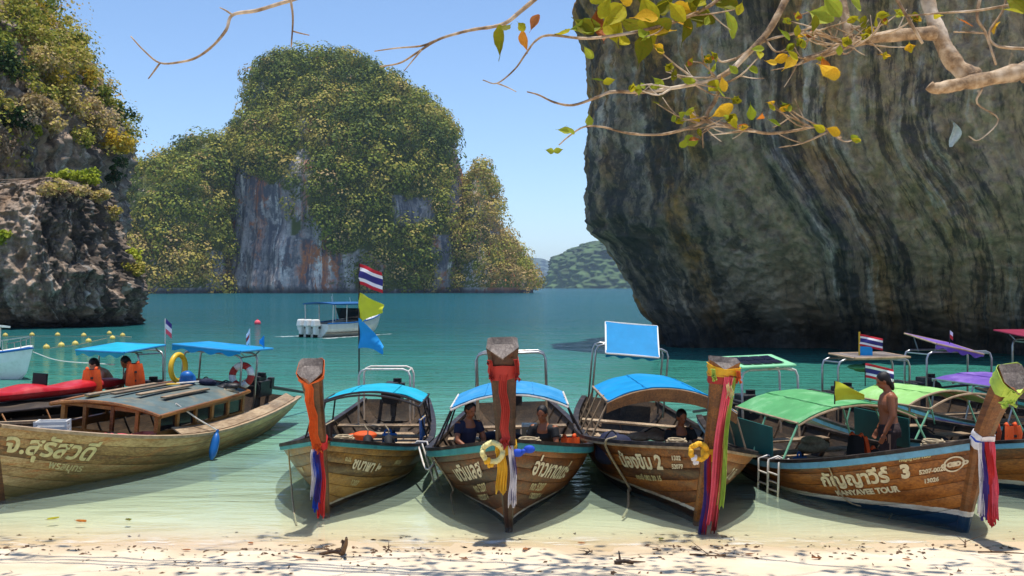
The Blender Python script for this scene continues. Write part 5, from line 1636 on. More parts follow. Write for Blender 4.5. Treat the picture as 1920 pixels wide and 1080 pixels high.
# behind it: dark boat under a red kayak
b0 = longtail('dark wooden longtail boat carrying a red kayak behind the pale boat', dict(X=-10.85, Y=16.95, th=-.56, B=2.2, zb=1.1, zm=.5, zs=.6, xb=.4, xp=.95, zp=2.2, L=6.9, st=.5),
    dict(hull='teak_dark', rail='rail_dark', planks=5, post='post_dark', roof=dict(x0=-1.5, x1=-5.0, w=.85, z=.82, crown=.07, mat='inner', frame='rail_dark', post='cabin', npost=5), hoop=dict(x=-5.45, w=.62, z=1.70, depth=.6, panel=dict(pos=(-5.5, 0.0, 1.75), len=1.0, wid=1.5, tilt=.10, mat='cyan_cloth', edge='sky_cloth'))))
for sd in (1, -1):
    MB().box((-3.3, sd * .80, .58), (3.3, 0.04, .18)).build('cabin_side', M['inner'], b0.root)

# ------------------------------------------------------------------ things on and around the boats
def kayak():
    o = thing('kayak', 'red plastic kayak lying along the roof of the dark boat', 'kayak', tuple(loc2w(b0, (-3.35, 0.02, .915))), (0, 0, b0.root.rotation_euler.z + .02))
    L = 4.7
    rows = []
    for u in np.linspace(-1, 1, 33):
        w = 0.37 * max(0.02, (1 - abs(u) ** 2.4)); h0 = 0.13 * abs(u) ** 3; hh = 0.27 - 0.05 * abs(u) + 0.02
        well = 0.09 * (math.exp(-((u - 0.2) / .13) ** 2) + math.exp(-((u + 0.28) / .13) ** 2))
        ring = []
        for a in np.linspace(0, 2 * math.pi, 20, endpoint=False):
            y = w * math.copysign(abs(math.cos(a)) ** 0.8, math.cos(a)); z = h0 + hh * 0.5 * (1 - abs(u) ** 6 * 0.8) * (1 + math.copysign(abs(math.sin(a)) ** 0.8, math.sin(a)))
            if math.sin(a) > 0.3: z -= well * (1 - (abs(y) / max(w, .01)) ** 4)
            ring.append((u * L / 2, y, z))
        rows.append(ring)
    G = np.array(rows)
    mb = MB().grid(np.concatenate([G, G[:, :1]], 1)); mb.add(G[0], [tuple(range(20))]); mb.add(G[-1], [tuple(range(19, -1, -1))])
    mb.build('hull', M['red_plastic'], o, smooth=True)
    for x in (0.75, -0.35):
        MB().slab(np.array([[(x - 0.02 * v, y, 0.24 + v * 0.22) for y in np.linspace(-.2, .2, 5)] for v in (0, 1)]), 0.04).build('seat_back', M['black'], o, bevel=0.01)
        MB().box((x + 0.2, 0, 0.225), (0.34, 0.36, 0.03)).build('seat', M['black'], o, bevel=0.01)
    return o
kayak()
life_jacket('orange and black life jacket on the roof left of the stooping pair', tuple(loc2w(b0, (-4.75, 0.10, .95))), -1.2)
life_jacket('orange life jacket hung right of the person in navy', tuple(loc2w(b0, (-5.25, 0.72, 1.06))), -0.9)
bending('bare backed person stooping under the cyan canopy of the dark boat', tuple(loc2w(b0, (-5.55, -0.30, 0.02))), 3.6, 'navy', 'skin_pale', 0.5, 'orange', 'people on the boats', True)
bending('person in navy clothes stooping beside the bare backed one', tuple(loc2w(b0, (-5.75, 0.25, 0.02))), 3.9, 'navy', 'skin', 0.35, 'navy', 'people on the boats')

# pale boat gear
rb = b1.root.rotation_euler
ring_buoy('big yellow ring standing upright on the cabin roof', tuple(loc2w(b1, (-5.55, -0.42, 1.42))), (R(90), 0, R(75)), 0.25, 0.05, 'yellow_plastic', cat='ring')
ring_buoy('red and white life ring leaning at the stern of the pale boat', tuple(loc2w(b1, (-6.35, 0.52, 1.30))), (R(78), 0, R(-12)), 0.20, 0.07, 'white', 's_coral')
def bundle(name, label, cat, loc, r, mat, seed):
    o = thing(name, label, cat, loc)
    g = np.random.default_rng(seed)
    mb = MB()
    for i in range(6):
        mb.ell(tuple(g.normal(size=3) * np.array(r) * 0.38 + np.array([0, 0, r[2] * 0.75])), tuple(np.array(r) * (0.55 + 0.25 * g.random())), 10, 7)
    remeshed(mb, 'cloth' if cat != 'bag' else 'bag_body', M[mat], o, min(r) * 0.2, 3)
    MB().tube(smooth_path([(-r[0] * .5, 0, r[2] * 1.2), (0, r[1] * .1, r[2] * 1.9), (r[0] * .5, 0, r[2] * 1.2)], 4), 0.012, 5).build('handle', M['black'], o)
    return o
bundle('duffel_bag', 'blue bag on the cabin roof under the yellow ring', 'bag', tuple(loc2w(b1, (-5.35, -0.10, 1.15))), (0.17, 0.16, 0.13), 'blue_plastic', 1)
bundle('duffel_bag', 'dark navy bag on the cabin roof beside the blue one', 'bag', tuple(loc2w(b1, (-5.55, 0.18, 1.13))), (0.16, 0.14, 0.09), 'navy', 2)
bundle('tarpaulin', 'grey brown folded tarpaulin at the back of the cabin roof', 'tarpaulin', tuple(loc2w(b1, (-5.75, 0.50, 1.08))), (0.22, 0.17, 0.09), 'engine', 3)
bundle('tarpaulin', 'tan folded cloth at the rear roof edge by the life ring', 'tarpaulin', tuple(loc2w(b1, (-5.60, 0.72, 1.05))), (0.16, 0.12, 0.06), 'rope', 4)
bundle('cushion', 'pink bag lying on the foredeck of the pale boat', 'bag', tuple(loc2w(b1, (-2.15, 0.35, .56))), (0.30, 0.22, 0.08), 'pink', 5)
def basin(label, loc, a, b, h, mat):
    o = thing('basin', label, 'basin', loc, (0, 0, rb.z))
    rows = []
    for z, k in ((0, .78), (h, 1.0), (h + 0.012, 1.06), (h + 0.012, .97), (0.02, .74)):
        rows.append([(a * k * x, b * k * y, z) for x, y in ((-1, -1), (1, -1), (1, 1), (-1, 1), (-1, -1))])
    mb = MB().grid(np.array(rows), flip=True); mb.add([rows[0][i] for i in range(4)], [(3, 2, 1, 0)]); mb.add([rows[-1][i] for i in range(4)], [(0, 1, 2, 3)])
    mb.build('tub', M[mat], o, bevel=0.006)
    MB().tube([(a * 1.04, -b * .4, h), (a * 1.16, 0, h - .01), (a * 1.04, b * .4, h)], 0.012, 6).build('grip', M[mat], o)
basin('salmon pink plastic basin by the cabin front', tuple(loc2w(b1, (-2.55, 0.72, .52))), 0.20, 0.16, 0.16, 'salmon')
fender('long blue fender hanging on a rope over the side of the pale boat', loc2w(b1, (-3.95, 1.27, .58)), loc2w(b1, (-3.75, 1.30, .13)), 'blue_plastic', loc2w(b1, (-3.3, .80, 1.10)))
def paddle(label, a, b):
    o = thing('paddle', label, 'paddle', tuple(a))
    d = Vector(b) - Vector(a)
    MB().tube([(0, 0, 0), d * .75], 0.016, 6).build('shaft', M['white_tube'], o)
    side = Vector((-d.y, d.x, 0)).normalized()
    P = np.array([[tuple(d * (.72 + .28 * u) + side * v * 0.09 * math.sin(math.pi * (0.15 + 0.8 * u)) * 1.2) for v in (-1, 0, 1)] for u in np.linspace(0, 1, 8)])
    MB().slab(P, 0.015).build('blade', M['yellow_plastic'], o)
paddle('yellow bladed paddle lying at the front of the cabin roof', loc2w(b1, (-4.2, -.75, 1.10)), loc2w(b1, (-2.9, -.62, 1.12)))
paddle('yellow bladed paddle lying in the middle of the cabin roof', loc2w(b1, (-5.6, .1, 1.21)), loc2w(b1, (-4.5, -.05, 1.235)))
flagpole('limp pinkish flag on a thin pole above the blue sun panel', tuple(loc2w(b1, (-7.1, 0.3, 1.78))), .40, .010, [(0.40, .10, .26, ['f_white', 's_coral', 'f_white'], 1.0, 1.2, (-.6, .4, 0), None, 'rect')], 'white_tube')
flagpole('small cyan pennant at the corner of the blue sun panel', tuple(loc2w(b1, (-6.9, 0.7, 1.78))), .30, .012, [(0.30, .10, .24, ['f_cyan', 'f_cyan'], 2.0, 1.0, (-1, .2, 0), None, 'pennant')], 'sky_cloth')
flagpole('limp lilac and white flag on a pole at the stern of the dark boat', tuple(loc2w(b0, (-6.2, 0.5, 1.0))), 1.35, .012, [(1.35, .13, .30, ['s_purple', 'f_white', 's_pink'], 1.5, .9, (.8, .3, 0), None, 'rect')], 'white_tube')

# centre left boat gear
pole_p = loc2w(b2, (-6.55, -.50, .55))
flagpole('tall pole with the striped national flag over yellow and blue pennants', tuple(pole_p), 2.92, .016,
         [(2.90, .50, .40, THAI, 0.4, .34, (1, -.35, 0), 'red white and blue striped flag', 'rect'), (2.34, .56, .62, ['f_yellow'] * 3, 2.2, .42, (.9, -.5, 0), 'yellow flag', 'pennant'), (1.85, .58, .60, ['f_cyan'] * 3, 4.0, .95, (.9, -.4, 0), 'bright blue pennant', 'pennant')])
def tyre(label, loc, rot, R_=.17, r_=.065):
    o = thing('tyre_fender', label, 'tyre', loc, rot)
    MB().tube([(R_ * math.cos(a), R_ * math.sin(a), 0) for a in np.linspace(0, 2 * math.pi, 25)], r_, 10, cap=False).build('tyre', M['black'], o, smooth=True)
    MB().tube([(0, R_, 0), (0, R_ + .12, .04), (0.02, R_ + .22, .0)], 0.012, 5).build('rope', M['rope'], o)
for i, (y, lb) in enumerate(((0.30, 'black tyre lying inboard of the cyan canopied boat, nearer its middle'), (0.62, 'black tyre inboard of the cyan canopied boat, nearer its rail'))):
    tyre(lb, tuple(loc2w(b2, (-2.2, y, .50))), (R(75), 0, R(90)))
def curtain(B, name, label, cat, x0, x1, y, z0, z1, mat):
    o = thing(name, label, cat, tuple(loc2w(B, (x0, y, z0))), (0, 0, B.root.rotation_euler.z))
    P = np.array([[(-(x0 - x1) * u, 0.03 * math.sin(u * 11 + v * 2), (z1 - z0) * v - 0.05 * u * v) for v in np.linspace(0, 1, 5)] for u in np.linspace(0, 1, 14)])
    MB().slab(P, 0.012).build('cloth', M[mat], o)
    MB().tube([(0, 0, z1 - z0), (-(x0 - x1), 0, z1 - z0 - .05)], 0.012, 5).build('cord', M['rope'], o)
curtain(b2, 'side_sheet', 'black plastic sheet along the left side of the cyan canopied boat', 'sheet', -2.0, -3.6, -.50, .42, .82, 'black')
curtain(b2, 'side_sheet', 'blue plastic sheet at the right side of the cyan canopied boat', 'sheet', -3.5, -4.6, .95, .42, .78, 'blue_plastic')
def ladder_at(B, label, s, side, h, rot_extra=0.0, w=.30):
    q = hull_w(B.p, s, 1.0, side, .07)
    wq = loc2w(B, q)
    n = hull_n(B.p, s, .9, side)
    ang = math.atan2(n[1], n[0]) + B.root.rotation_euler.z
    return ladder(label, tuple(wq), (0, rot_extra, ang), h, w, 4)
ladder_at(b5, 'white tube ladder hooked over the sky blue gunwale', .46, -1, .62)
ladder_at(b5, 'second white tube ladder hooked close behind the first', .415, -1, .50)
ladder_at(b2, 'white ladder slung loose between the two middle boats', .30, 1, .80, -.30, .26)
seated('person in dark clothes seated at the left side of the bow on boat', tuple(loc2w(b3, (-3.55, -.72, .34))), -1.0, 'navy', .08, 'skin', 'people on the boats', shorts='black')  # canopy shade is put into the dark clothing colours of this pair
seated('person in black seated at the right side of the bow on boat', tuple(loc2w(b3, (-3.35, .58, .28))), -2.0, 'black', .16, 'skin', 'people on the boats', shorts='black')
def box_thing(name, label, cat, loc, rz, sz, mat, lid):
    o = thing(name, label, cat, loc, (0, 0, rz))
    MB().box((0, 0, sz[2] / 2), sz, taper=1.04).build('body', M[mat], o, bevel=0.012)
    MB().box((0, 0, sz[2] + .022), (sz[0] * 1.08, sz[1] * 1.08, .04)).build('lid', M[lid], o, bevel=0.01)
    MB().box((sz[0] / 2 + .03, 0, sz[2] * .75), (.05, sz[1] * .4, .03)).build('handle', M[lid], o, bevel=0.006)
box_thing('cool_box', 'cream cool box standing on the thwart of the bow on boat', 'cool box', tuple(loc2w(b3, (-4.35, .30, .42))), b3.root.rotation_euler.z, (.24, .24, .26), 'rail_pale', 'white')
life_jacket('faded red life jacket by the right canopy post of the bow on boat', tuple(loc2w(b3, (-3.45, .92, .18))), -1.3)
def garland(label, B, u, y, r, mat, mat2):
    o = thing('flower_garland', label, 'garland', tuple(loc2w(B, on_post(B, u, .06, y)[0])), B.root.rotation_euler[:])
    mb = MB()
    g = np.random.default_rng(5)
    for i in range(26):
        a = 2 * math.pi * i / 26
        mb.ell((0.02 * g.normal(), r * math.cos(a), r * .95 * math.sin(a) - r * .5), (.035, .035, .035), 7, 5)
    mb.build('ring_of_flowers', M[mat], o, smooth=True)
    mb = MB()
    for i in range(9):
        mb.ell((0.02 * g.normal(), r * .35 * g.normal(), -r * 1.5 + .03 * g.normal()), (.025, .025, .03), 7, 5)
    mb.build('tassel', M[mat2], o, smooth=True)
garland('pale yellow garland hung on the left of the bow on prow', b3, .50, -.16, .12, 's_cream', 's_yellow')
garland('yellow flower garland on the left of the golden prow', b4, .52, -.20, .10, 's_yellow', 's_white')
def bow_knot(label, B, u, y, mat):
    o = thing('cloth_bow', label, 'bow', tuple(loc2w(B, on_post(B, u, .03, y)[0])), B.root.rotation_euler[:])
    for k in (1, -1):
        MB().ell((0, .07 * k, .02 * k), (.03, .075, .05), 10, 6).build('loop', M[mat], o, smooth=True)
    MB().ell((0.02, 0, 0), (.03, .03, .03), 8, 6).build('knot', M[mat], o, smooth=True)
bow_knot('bright blue cloth bow on the right of the bow on prow', b3, .47, .21, 's_blue')
# golden prow boat gear
seated('person in black seated deep under the brown lined roof', tuple(loc2w(b4, (-3.3, .30, .22))), -1.4, 'black', .1, 'skin', 'people on the boats', shorts='black')
bundle('duffel_bag', 'large dark blue bag at the left rail under the blue roof', 'bag', tuple(loc2w(b4, (-2.0, -.92, .42))), (.26, .18, .20), 'navy', 9)
bundle('tarpaulin', 'heap of pale folded life vests under the blue roof', 'vests', tuple(loc2w(b4, (-3.6, -.05, .52))), (.34, .42, .10), 'deck', 12)
# right hand boats
standing_man('bare chested man in dark trousers standing in the green canopied boat', tuple(loc2w(b5, (-2.05, 0.24, .045))), math.pi - .25, 'people on the boats')
life_jacket('orange life jacket slumped under the green canopy behind the man', tuple(loc2w(b5, (-2.75, .15, .34))), .6)
life_jacket('second orange life jacket lower down behind the man', tuple(loc2w(b5, (-2.6, .42, .14))), 1.2)
for i, (x, lb) in enumerate(((-2.2, 'rightmost of the row of orange jackets on the light green boat'), (-2.65, 'middle of the row of orange jackets on the light green boat'), (-3.1, 'leftmost of the row of orange jackets on the light green boat'))):
    life_jacket(lb, tuple(loc2w(b6, (x, .45, .34))), -1.5 + .2 * i)
q = loc2w(b5, (-2.45, -.35, 1.30))
flagpole('yellow pennant tied at the front edge of the green canopy', tuple(q), .34, .010, [(0.34, .42, .30, ['f_yellow'] * 3, 1.0, .45, (1, -.3, 0), None, 'pennant')])
q = loc2w(b6, (-5.2, -.45, 1.20))
flagpole('striped national flag flying low at the left of the light green roof', tuple(q), .42, .010, [(0.42, .50, .26, THAI, 3.0, .22, (1, -.2, 0), None, 'rect')])
q = loc2w(b6, (-5.75, -.18, 1.72))
flagpole('striped flag over a small cyan flag on the grey sun panel', tuple(q), .44, .016, [(0.40, .42, .22, THAI, 5.0, .20, (1, -.1, 0), 'striped flag', 'rect'), (0.17, .24, .17, ['f_cyan'] * 2, 2.0, .05, (1, -.2, 0), 'cyan flag', 'rect')], 'yellow_plastic')
q = loc2w(b8, (-5.35, -.42, 1.98))
flagpole('striped flag on the crimson sun panel at the right edge', tuple(q), .42, .012, [(0.42, .40, .26, THAI, 1.5, .25, (1, -.2, 0), None, 'rect')])
q = loc2w(b7, (-5.9, .1, 1.82))
flagpole('furled red and white flag above the purple sun panel', tuple(q), .28, .010, [(0.28, .07, .16, ['f_white', 's_red'], .5, .8, (1, 0, 0), None, 'rect')])
bundle('green_net', 'green net slung beneath the grey sun panel', 'net', tuple(loc2w(b6, (-5.75, -.05, 1.42))), (.30, .45, .07), 'green_cloth', 21)
bundle('cloth_heap', 'crimson cloth hanging under the crimson sun panel', 'cloth', tuple(loc2w(b8, (-5.5, -.2, 1.45))), (.2, .25, .18), 'crimson_cloth', 22)

# ropes
def wz(px, py, z):
    d = F * (CAMH - z) / (py - HY)
    return Vector(((px - 960) / F * d, d, z))
rope('rope hanging from the left gunwale of the orange sash boat into the shallows', [loc2w(b2, hull_w(b2.p, .12, 1.0, -1, .03)), wz(546, 905, .18), wz(550, 950, .03), wz(556, 985, -.06)])
rope('rope hanging from the left gunwale of the bow on boat', [loc2w(b3, hull_w(b3.p, .26, 1.0, -1, .03)), loc2w(b3, hull_w(b3.p, .26, .6, -1, .06)), wz(846, 930, .02), wz(851, 965, -.05)])
rope('rope looped from the rail of the golden prow boat', [loc2w(b4, hull_w(b4.p, .20, 1.0, -1, -.05)) + Vector((0, 0, .05)), loc2w(b4, hull_w(b4.p, .22, .98, -1, .06)), loc2w(b4, hull_w(b4.p, .22, .5, -1, .07)), wz(1178, 920, .1), wz(1178, 950, .0), wz(1168, 970, -.05)], .018)
rope('thin rope hanging near the lettering of the green canopied boat', [loc2w(b5, hull_w(b5.p, .24, 1.0, -1, .03)), loc2w(b5, hull_w(b5.p, .24, .55, -1, .05)), wz(1668, 955, .02), wz(1666, 975, -.04)], .010)
rope('slack rope from the middle boats lying between their bows', [loc2w(b2, hull_w(b2.p, .28, 1.0, 1, .04)), wz(800, 880, .35), wz(820, 855, .5), loc2w(b3, hull_w(b3.p, .3, 1.0, -1, .04))], .015, 'white_tube')
rope('pale line from the white speedboat to the dark boat', [W(62, 660, 34), W(110, 676, 29), loc2w(b0, (-5.2, .2, 1.45))], .014, 'white_tube')

# ================================================================== SPEEDBOATS AND BUOYS
def speedboat(label, loc, th, L, Bm, top='boat_top', motors=3, sc=.94):
    o = thing('speedboat', label, 'speedboat', loc, (0, 0, th - math.pi / 2), 'white speedboats')
    o.scale = (sc, sc, sc)
    def sec(s, t):
        b = Bm / 2 * (1 - max(0, (s - .45) / .55) ** 2.2); zg = .85 + .55 * max(0, (s - .3) / .7) ** 1.6
        zk = -.25 + .75 * max(0, (s - .75) / .25) ** 2
        y = b * min(1.0, t * 1.35) ** .6 if t < .999 else b
        return (s * L + .35 * t * s ** 3, y, zk + (zg - zk) * t ** 1.2)
    S_, T_ = np.linspace(0, 1, 28), np.linspace(0, 1, 9)
    mb = MB()
    for sd in (1, -1):
        mb.grid(np.array([[np.array(sec(s, t)) * (1, sd, 1) for t in T_] for s in S_]), flip=sd > 0)
    tr = [sec(0, t) for t in T_]
    mb.grid(np.array([tr, [(a, -b, c) for a, b, c in tr]]), flip=True)
    mb.build('hull', M['white'], o, smooth=False)
    P = np.array([[np.array(sec(s, 1.0)) * (1, v, 1) + (0, 0, .02 + .10 * (1 - v * v)) for v in np.linspace(-1, 1, 7)] for s in np.linspace(.58, 1, 14)])
    MB().slab(P, -.03).build('foredeck', M['white'], o, smooth=True)
    MB().slab(np.array([[(x, y, .25) for y in np.linspace(-Bm * .46, Bm * .46, 5)] for x in np.linspace(0.05, L * .6, 6)]), -.03).build('cockpit_floor', M['rail_pale'], o)
    for sd in (1, -1):
        MB().tube([np.array(sec(s, 1.0)) * (1, sd, 1) + (0, 0, .03) for s in S_], .045, 6).build('rub_rail', M['blue_plastic'], o)
        for s in np.linspace(.62, .95, 5):
            q = np.array(sec(s, 1.0)) * (1, sd * .9, 1)
            MB().tube([q, q + (0, 0, .45)], .015, 5).build('stanchion', M['steel'], o)
        MB().tube([np.array(sec(s, 1.0)) * (1, sd * .9, 1) + (0, 0, .45) for s in np.linspace(.62, .99, 8)], .018, 6).build('bow_rail', M['steel'], o)
    P = np.array([[(L * .60 - .5 * v, y * (1 - .15 * v), 1.05 + .75 * v) for v in np.linspace(0, 1, 3)] for y in np.linspace(-Bm * .44, Bm * .44, 7)])
    MB().slab(P, .03).build('windscreen', M['glass'], o)
    P = np.array([[(x, y, 2.05 + .10 * (1 - (y / (Bm * .5)) ** 2)) for y in np.linspace(-Bm * .5, Bm * .5, 9)] for x in np.linspace(.5, L * .62, 8)])
    MB().slab(P, -.07).build('hard_top', M[top], o)
    for x in (.6, L * .3, L * .55):
        for sd in (1, -1):
            MB().tube([(x, sd * Bm * .44, .7), (x, sd * Bm * .46, 2.05)], .035, 7).build('top_post', M['white_tube'], o)
    for x in (1.4, 2.3, 3.2):
        MB().box((x, 0, .55), (.45, Bm * .7, .5)).build('bench', M['navy'], o, bevel=.04)
    for x, y, h in ((1.5, -.3, .5), (2.1, .2, .65), (3.0, -.5, .4)):
        MB().tube([(x, y, 2.1), (x - .1, y, 2.1 + h)], .014, 5).build('aerial', M['white_tube'], o)
    for k in range(motors):
        y = (k - (motors - 1) / 2) * .62
        e = empty('outboard_motor'); e.parent = o; e.location = (-.35, y, .3)
        MB().box((0, 0, .62), (.62, .40, .46), taper=.8).build('cowling', M['white'], e, bevel=.08)
        MB().box((.02, 0, .15), (.30, .22, .55), taper=1.2).build('leg', M['white'], e, bevel=.04)
        MB().box((.22, 0, .38), (.2, .3, .25)).build('bracket', M['engine'], e, bevel=.02)
        MB().box((-.02, 0, -.25), (.36, .06, .3)).build('skeg', M['black'], e)
    return o
speedboat('white speedboat with blue top seen from its stern out in the bay', (-11.9, 63.6, 0), R(146), 6.2, 2.7)
speedboat('white speedboat bow poking in at the left edge', (-20.9, 37.3, -.25), R(62), 6.5, 2.4, 'white', 2, .9)
def wake():
    t = NT('foam')
    n = t.noise(t.coord('Object', (1.2, 2.5, 1)), 2.0, 5, .7)
    t.b.inputs['Base Color'].default_value = (.8, .84, .84, 1); t.b.inputs['Roughness'].default_value = .9
    t.l(t.mapr(n, .45, .62), t.b.inputs['Alpha'])
    mb = MB()
    a = R(146); f = np.array([math.sin(a), -math.cos(a), 0]); l = np.array([f[1], -f[0], 0])
    o = np.array([-11.9, 63.6, .012])
    for sd in (1, -1):
        P = np.array([[o + f * (6.0 - 7.0 * u) + l * sd * (.9 + .55 * u + w * (.25 + .6 * u)) for w in (0, .5, 1)] for u in np.linspace(0, 1, 10)])
        mb.grid(P)
    tag(mb.build('wake_foam', t.mat), label='white foam along the sides of the speedboat', kind='stuff')
wake()
bu = [(10, 627), (60, 626), (108, 626), (157, 627), (205, 623), (211, 632), (230, 627), (87, 650), (115, 646), (141, 643), (166, 638)]
words = ['leftmost of the far row of yellow floats', 'second from the left in the far row of yellow floats', 'third from the left in the far row of yellow floats', 'fourth from the left in the far row of yellow floats', 'upper of the touching pair of yellow floats', 'lower of the touching pair of yellow floats', 'rightmost of the far row of yellow floats', 'leftmost of the near row of yellow floats', 'second from the left in the near row of yellow floats', 'third from the left in the near row of yellow floats', 'rightmost of the near row of yellow floats']
def buoy(name, label, px, py, r, mat, group):
    q = wz(px, py + 4, 0)
    o = thing(name, label, 'buoy', tuple(q), group=group)
    MB().ell((0, 0, r * .35), (r, r, r), 14, 9).build('float', M[mat], o, smooth=True)
    MB().tube([(0, 0, r * 1.25), (0, 0, r * 1.6)], r * .22, 7).build('eye', M[mat], o)
for (px, py), w_ in zip(bu, words):
    buoy('float_buoy', w_ + ' off the rock outcrop', px, py, .155 if py < 636 else .16, 'buoy', 'yellow floats of the swimming line')
buoy('marker_buoy', 'single pink buoy out in the bay left of the speedboat', 483, 604, .26, 's_pink', None)
# float line
for nm, pts, lb in (('float_line', [(10, 631), (60, 630), (108, 630), (157, 631), (205, 630), (230, 631), (247, 632)], 'thin dark line joining the far row of yellow floats'), ('float_line', [(87, 654), (115, 650), (141, 647), (166, 642), (200, 634)], 'thin dark line joining the near row of yellow floats')):
    P = [wz(a, b, .01) for a, b in pts]
    o = thing(nm, lb, 'rope', tuple(P[0]))
    MB().tube([q - P[0] for q in smooth_path(P, 3)], .02, 4).build('rope', M['rope'], o)
# ================================================================== FOREGROUND TREE
def fg_tree():
    rg = np.random.default_rng(21)
    D0 = 7.6
    base = Vector((6.6, 8.0, float(sand_z(6.6, 8.0)) - 0.05))
    o = thing('beach_tree', 'pale barked tree reaching over the beach with sparse large yellow green leaves', 'tree', tuple(base))
    def P(px, py, d): return W(px, py, d) - base
    def limb_(pts, r0, r1, d0, d1=None, name='branch', n=5, knob=0.0):
        d1 = d0 if d1 is None else d1
        q = [P(x, y, d0 + (d1 - d0) * i / (len(pts) - 1)) for i, (x, y) in enumerate(pts)]
        S = smooth_path(q, n)
        k = len(S)
        if name != 'twig': PTS.extend(S)
        rs = [(r0 * (1 if r0 > 9.5 else .8) + (r1 * .8 - r0 * (1 if r0 > 9.5 else .8)) * i / (k - 1)) * d0 / F * (1 + knob * math.sin(i * 0.9 + r0) + 0.05 * rg.normal()) for i in range(k)]
        MB().tube(S, rs, 10 if r0 > 10 else 6).build(name, M['bark'], o, smooth=True)
        return S
    PTS = []
    # trunk and main limbs
    tip = P(1925, 132, 7.4)
    tr = smooth_path([Vector((0, 0, 0)), Vector((-.25, .05, .9)), Vector((-.5, 0, 1.9)), Vector((-1.0, -.2, 3.0)), Vector((-1.9, -.45, 3.9)), tip], 6)
    MB().tube(tr, [0.24 - 0.15 * i / (len(tr) - 1) for i in range(len(tr))], 12).build('trunk', M['bark'], o, smooth=True)
    up = smooth_path([Vector((-.5, 0, 1.9)), Vector((-.2, .5, 3.4)), Vector((-.6, 1.2, 5.0)), Vector((-1.4, 2.0, 6.3))], 6)
    MB().tube(up, [0.17 - 0.09 * i / (len(up) - 1) for i in range(len(up))], 10).build('trunk', M['bark'], o, smooth=True)
    limb_([(1935, 128), (1880, 142), (1830, 152), (1790, 160), (1752, 166), (1742, 160)], 17, 11, 7.4, name='limb', knob=.06)
    limb_([(1830, 148), (1800, 130), (1776, 98), (1760, 62), (1745, 20), (1735, -25), (1722, -110)], 19, 14, 7.45, 7.7, 'limb', knob=.05)
    limb_([(1752, 62), (1705, 64), (1650, 70), (1600, 80), (1560, 96), (1530, 106), (1508, 110)], 14, 5, 7.5, 7.3, 'limb', knob=.05)
    limb_([(1592, 76), (1586, 40), (1578, -15), (1565, -80)], 10, 7, 7.4, 7.5)
    limb_([(1500, -60), (1475, -5), (1440, 60), (1400, 102), (1372, 130), (1340, 148), (1290, 160), (1210, 172), (1150, 172), (1120, 182), (1075, 197), (1040, 192), (1010, 178), (988, 172)], 9, 1.6, 7.2, 7.0)
    limb_([(1352, 140), (1348, 165), (1340, 190), (1326, 212), (1322, 226), (1290, 240), (1240, 252), (1180, 250), (1130, 238), (1095, 238), (1066, 256), (1048, 272)], 6, 1.5, 7.15, 7.0)
    limb_([(1320, 226), (1360, 236), (1400, 242), (1440, 250), (1490, 245), (1530, 238), (1560, 248), (1578, 258)], 5, 2.2, 7.1, 7.2)
    limb_([(1030, -25), (1005, -3), (975, 22), (950, 42), (925, 50), (890, 55), (860, 62), (820, 75), (780, 100), (750, 118), (712, 125)], 6, 1.6, 7.3, 7.1)
    limb_([(820, 75), (790, 86), (745, 90), (702, 96)], 3, 1.2, 7.15)
    limb_([(790, 94), (775, 112), (757, 134)], 2.4, 1.0, 7.1)
    limb_([(600, -30), (560, -5), (520, 8), (480, 20), (436, 28), (424, 56), (400, 85), (370, 107), (340, 116), (300, 118), (270, 95), (245, 68)], 5, 1.5, 7.4, 7.2)
    limb_([(436, 28), (424, 20), (412, 14)], 3, 1.2, 7.3)
    limb_([(300, 118), (287, 136), (278, 148)], 2.6, 1.2, 7.2)
    limb_([(541, -20), (549, 30), (546, 88)], 3.4, 2, 7.3); limb_([(548, 58), (562, 62), (580, 66)], 2.2, 1.2, 7.3)
    limb_([(1370, -30), (1335, 8), (1262, 42), (1180, 62), (1100, 72), (1032, 66), (1005, 76), (985, 102), (965, 130), (932, 156), (905, 150)], 5, 1.4, 7.0, 6.9)
    limb_([(932, 156), (950, 163), (968, 172)], 2, 1, 6.9)
    limb_([(1600, 88), (1520, 62), (1440, 75), (1380, 110)], 4, 2, 7.2)
    limb_([(1845, -30), (1832, 30), (1848, 62), (1868, 122)], 4.5, 2.5, 7.1); limb_([(1848, 62), (1815, 60), (1788, 60)], 3, 1.8, 7.1)
    limb_([(1930, 92), (1870, 86), (1855, 62), (1880, 20), (1890, -20)], 4, 2.4, 7.1)
    limb_([(1842, 166), (1832, 194), (1872, 224), (1836, 262), (1816, 255)], 2.6, 1.2, 7.4)
    limb_([(1890, 10), (1830, 20), (1770, 24), (1700, 30)], 3.5, 1.6, 7.0)
    limb_([(1670, -20), (1700, 30), (1730, 82)], 4.5, 3.5, 7.05)
    # short twigs
    def pxof(q):
        w_ = q + base
        return 960 + F * w_.x / w_.y, HY + F * (CAMH - w_.z) / w_.y, w_.y
    cand = [pxof(q) for q in PTS]
    cand = [q for q in cand if (1240 < q[0] < 1660 and -30 < q[1] < 255)]
    ENDS = []
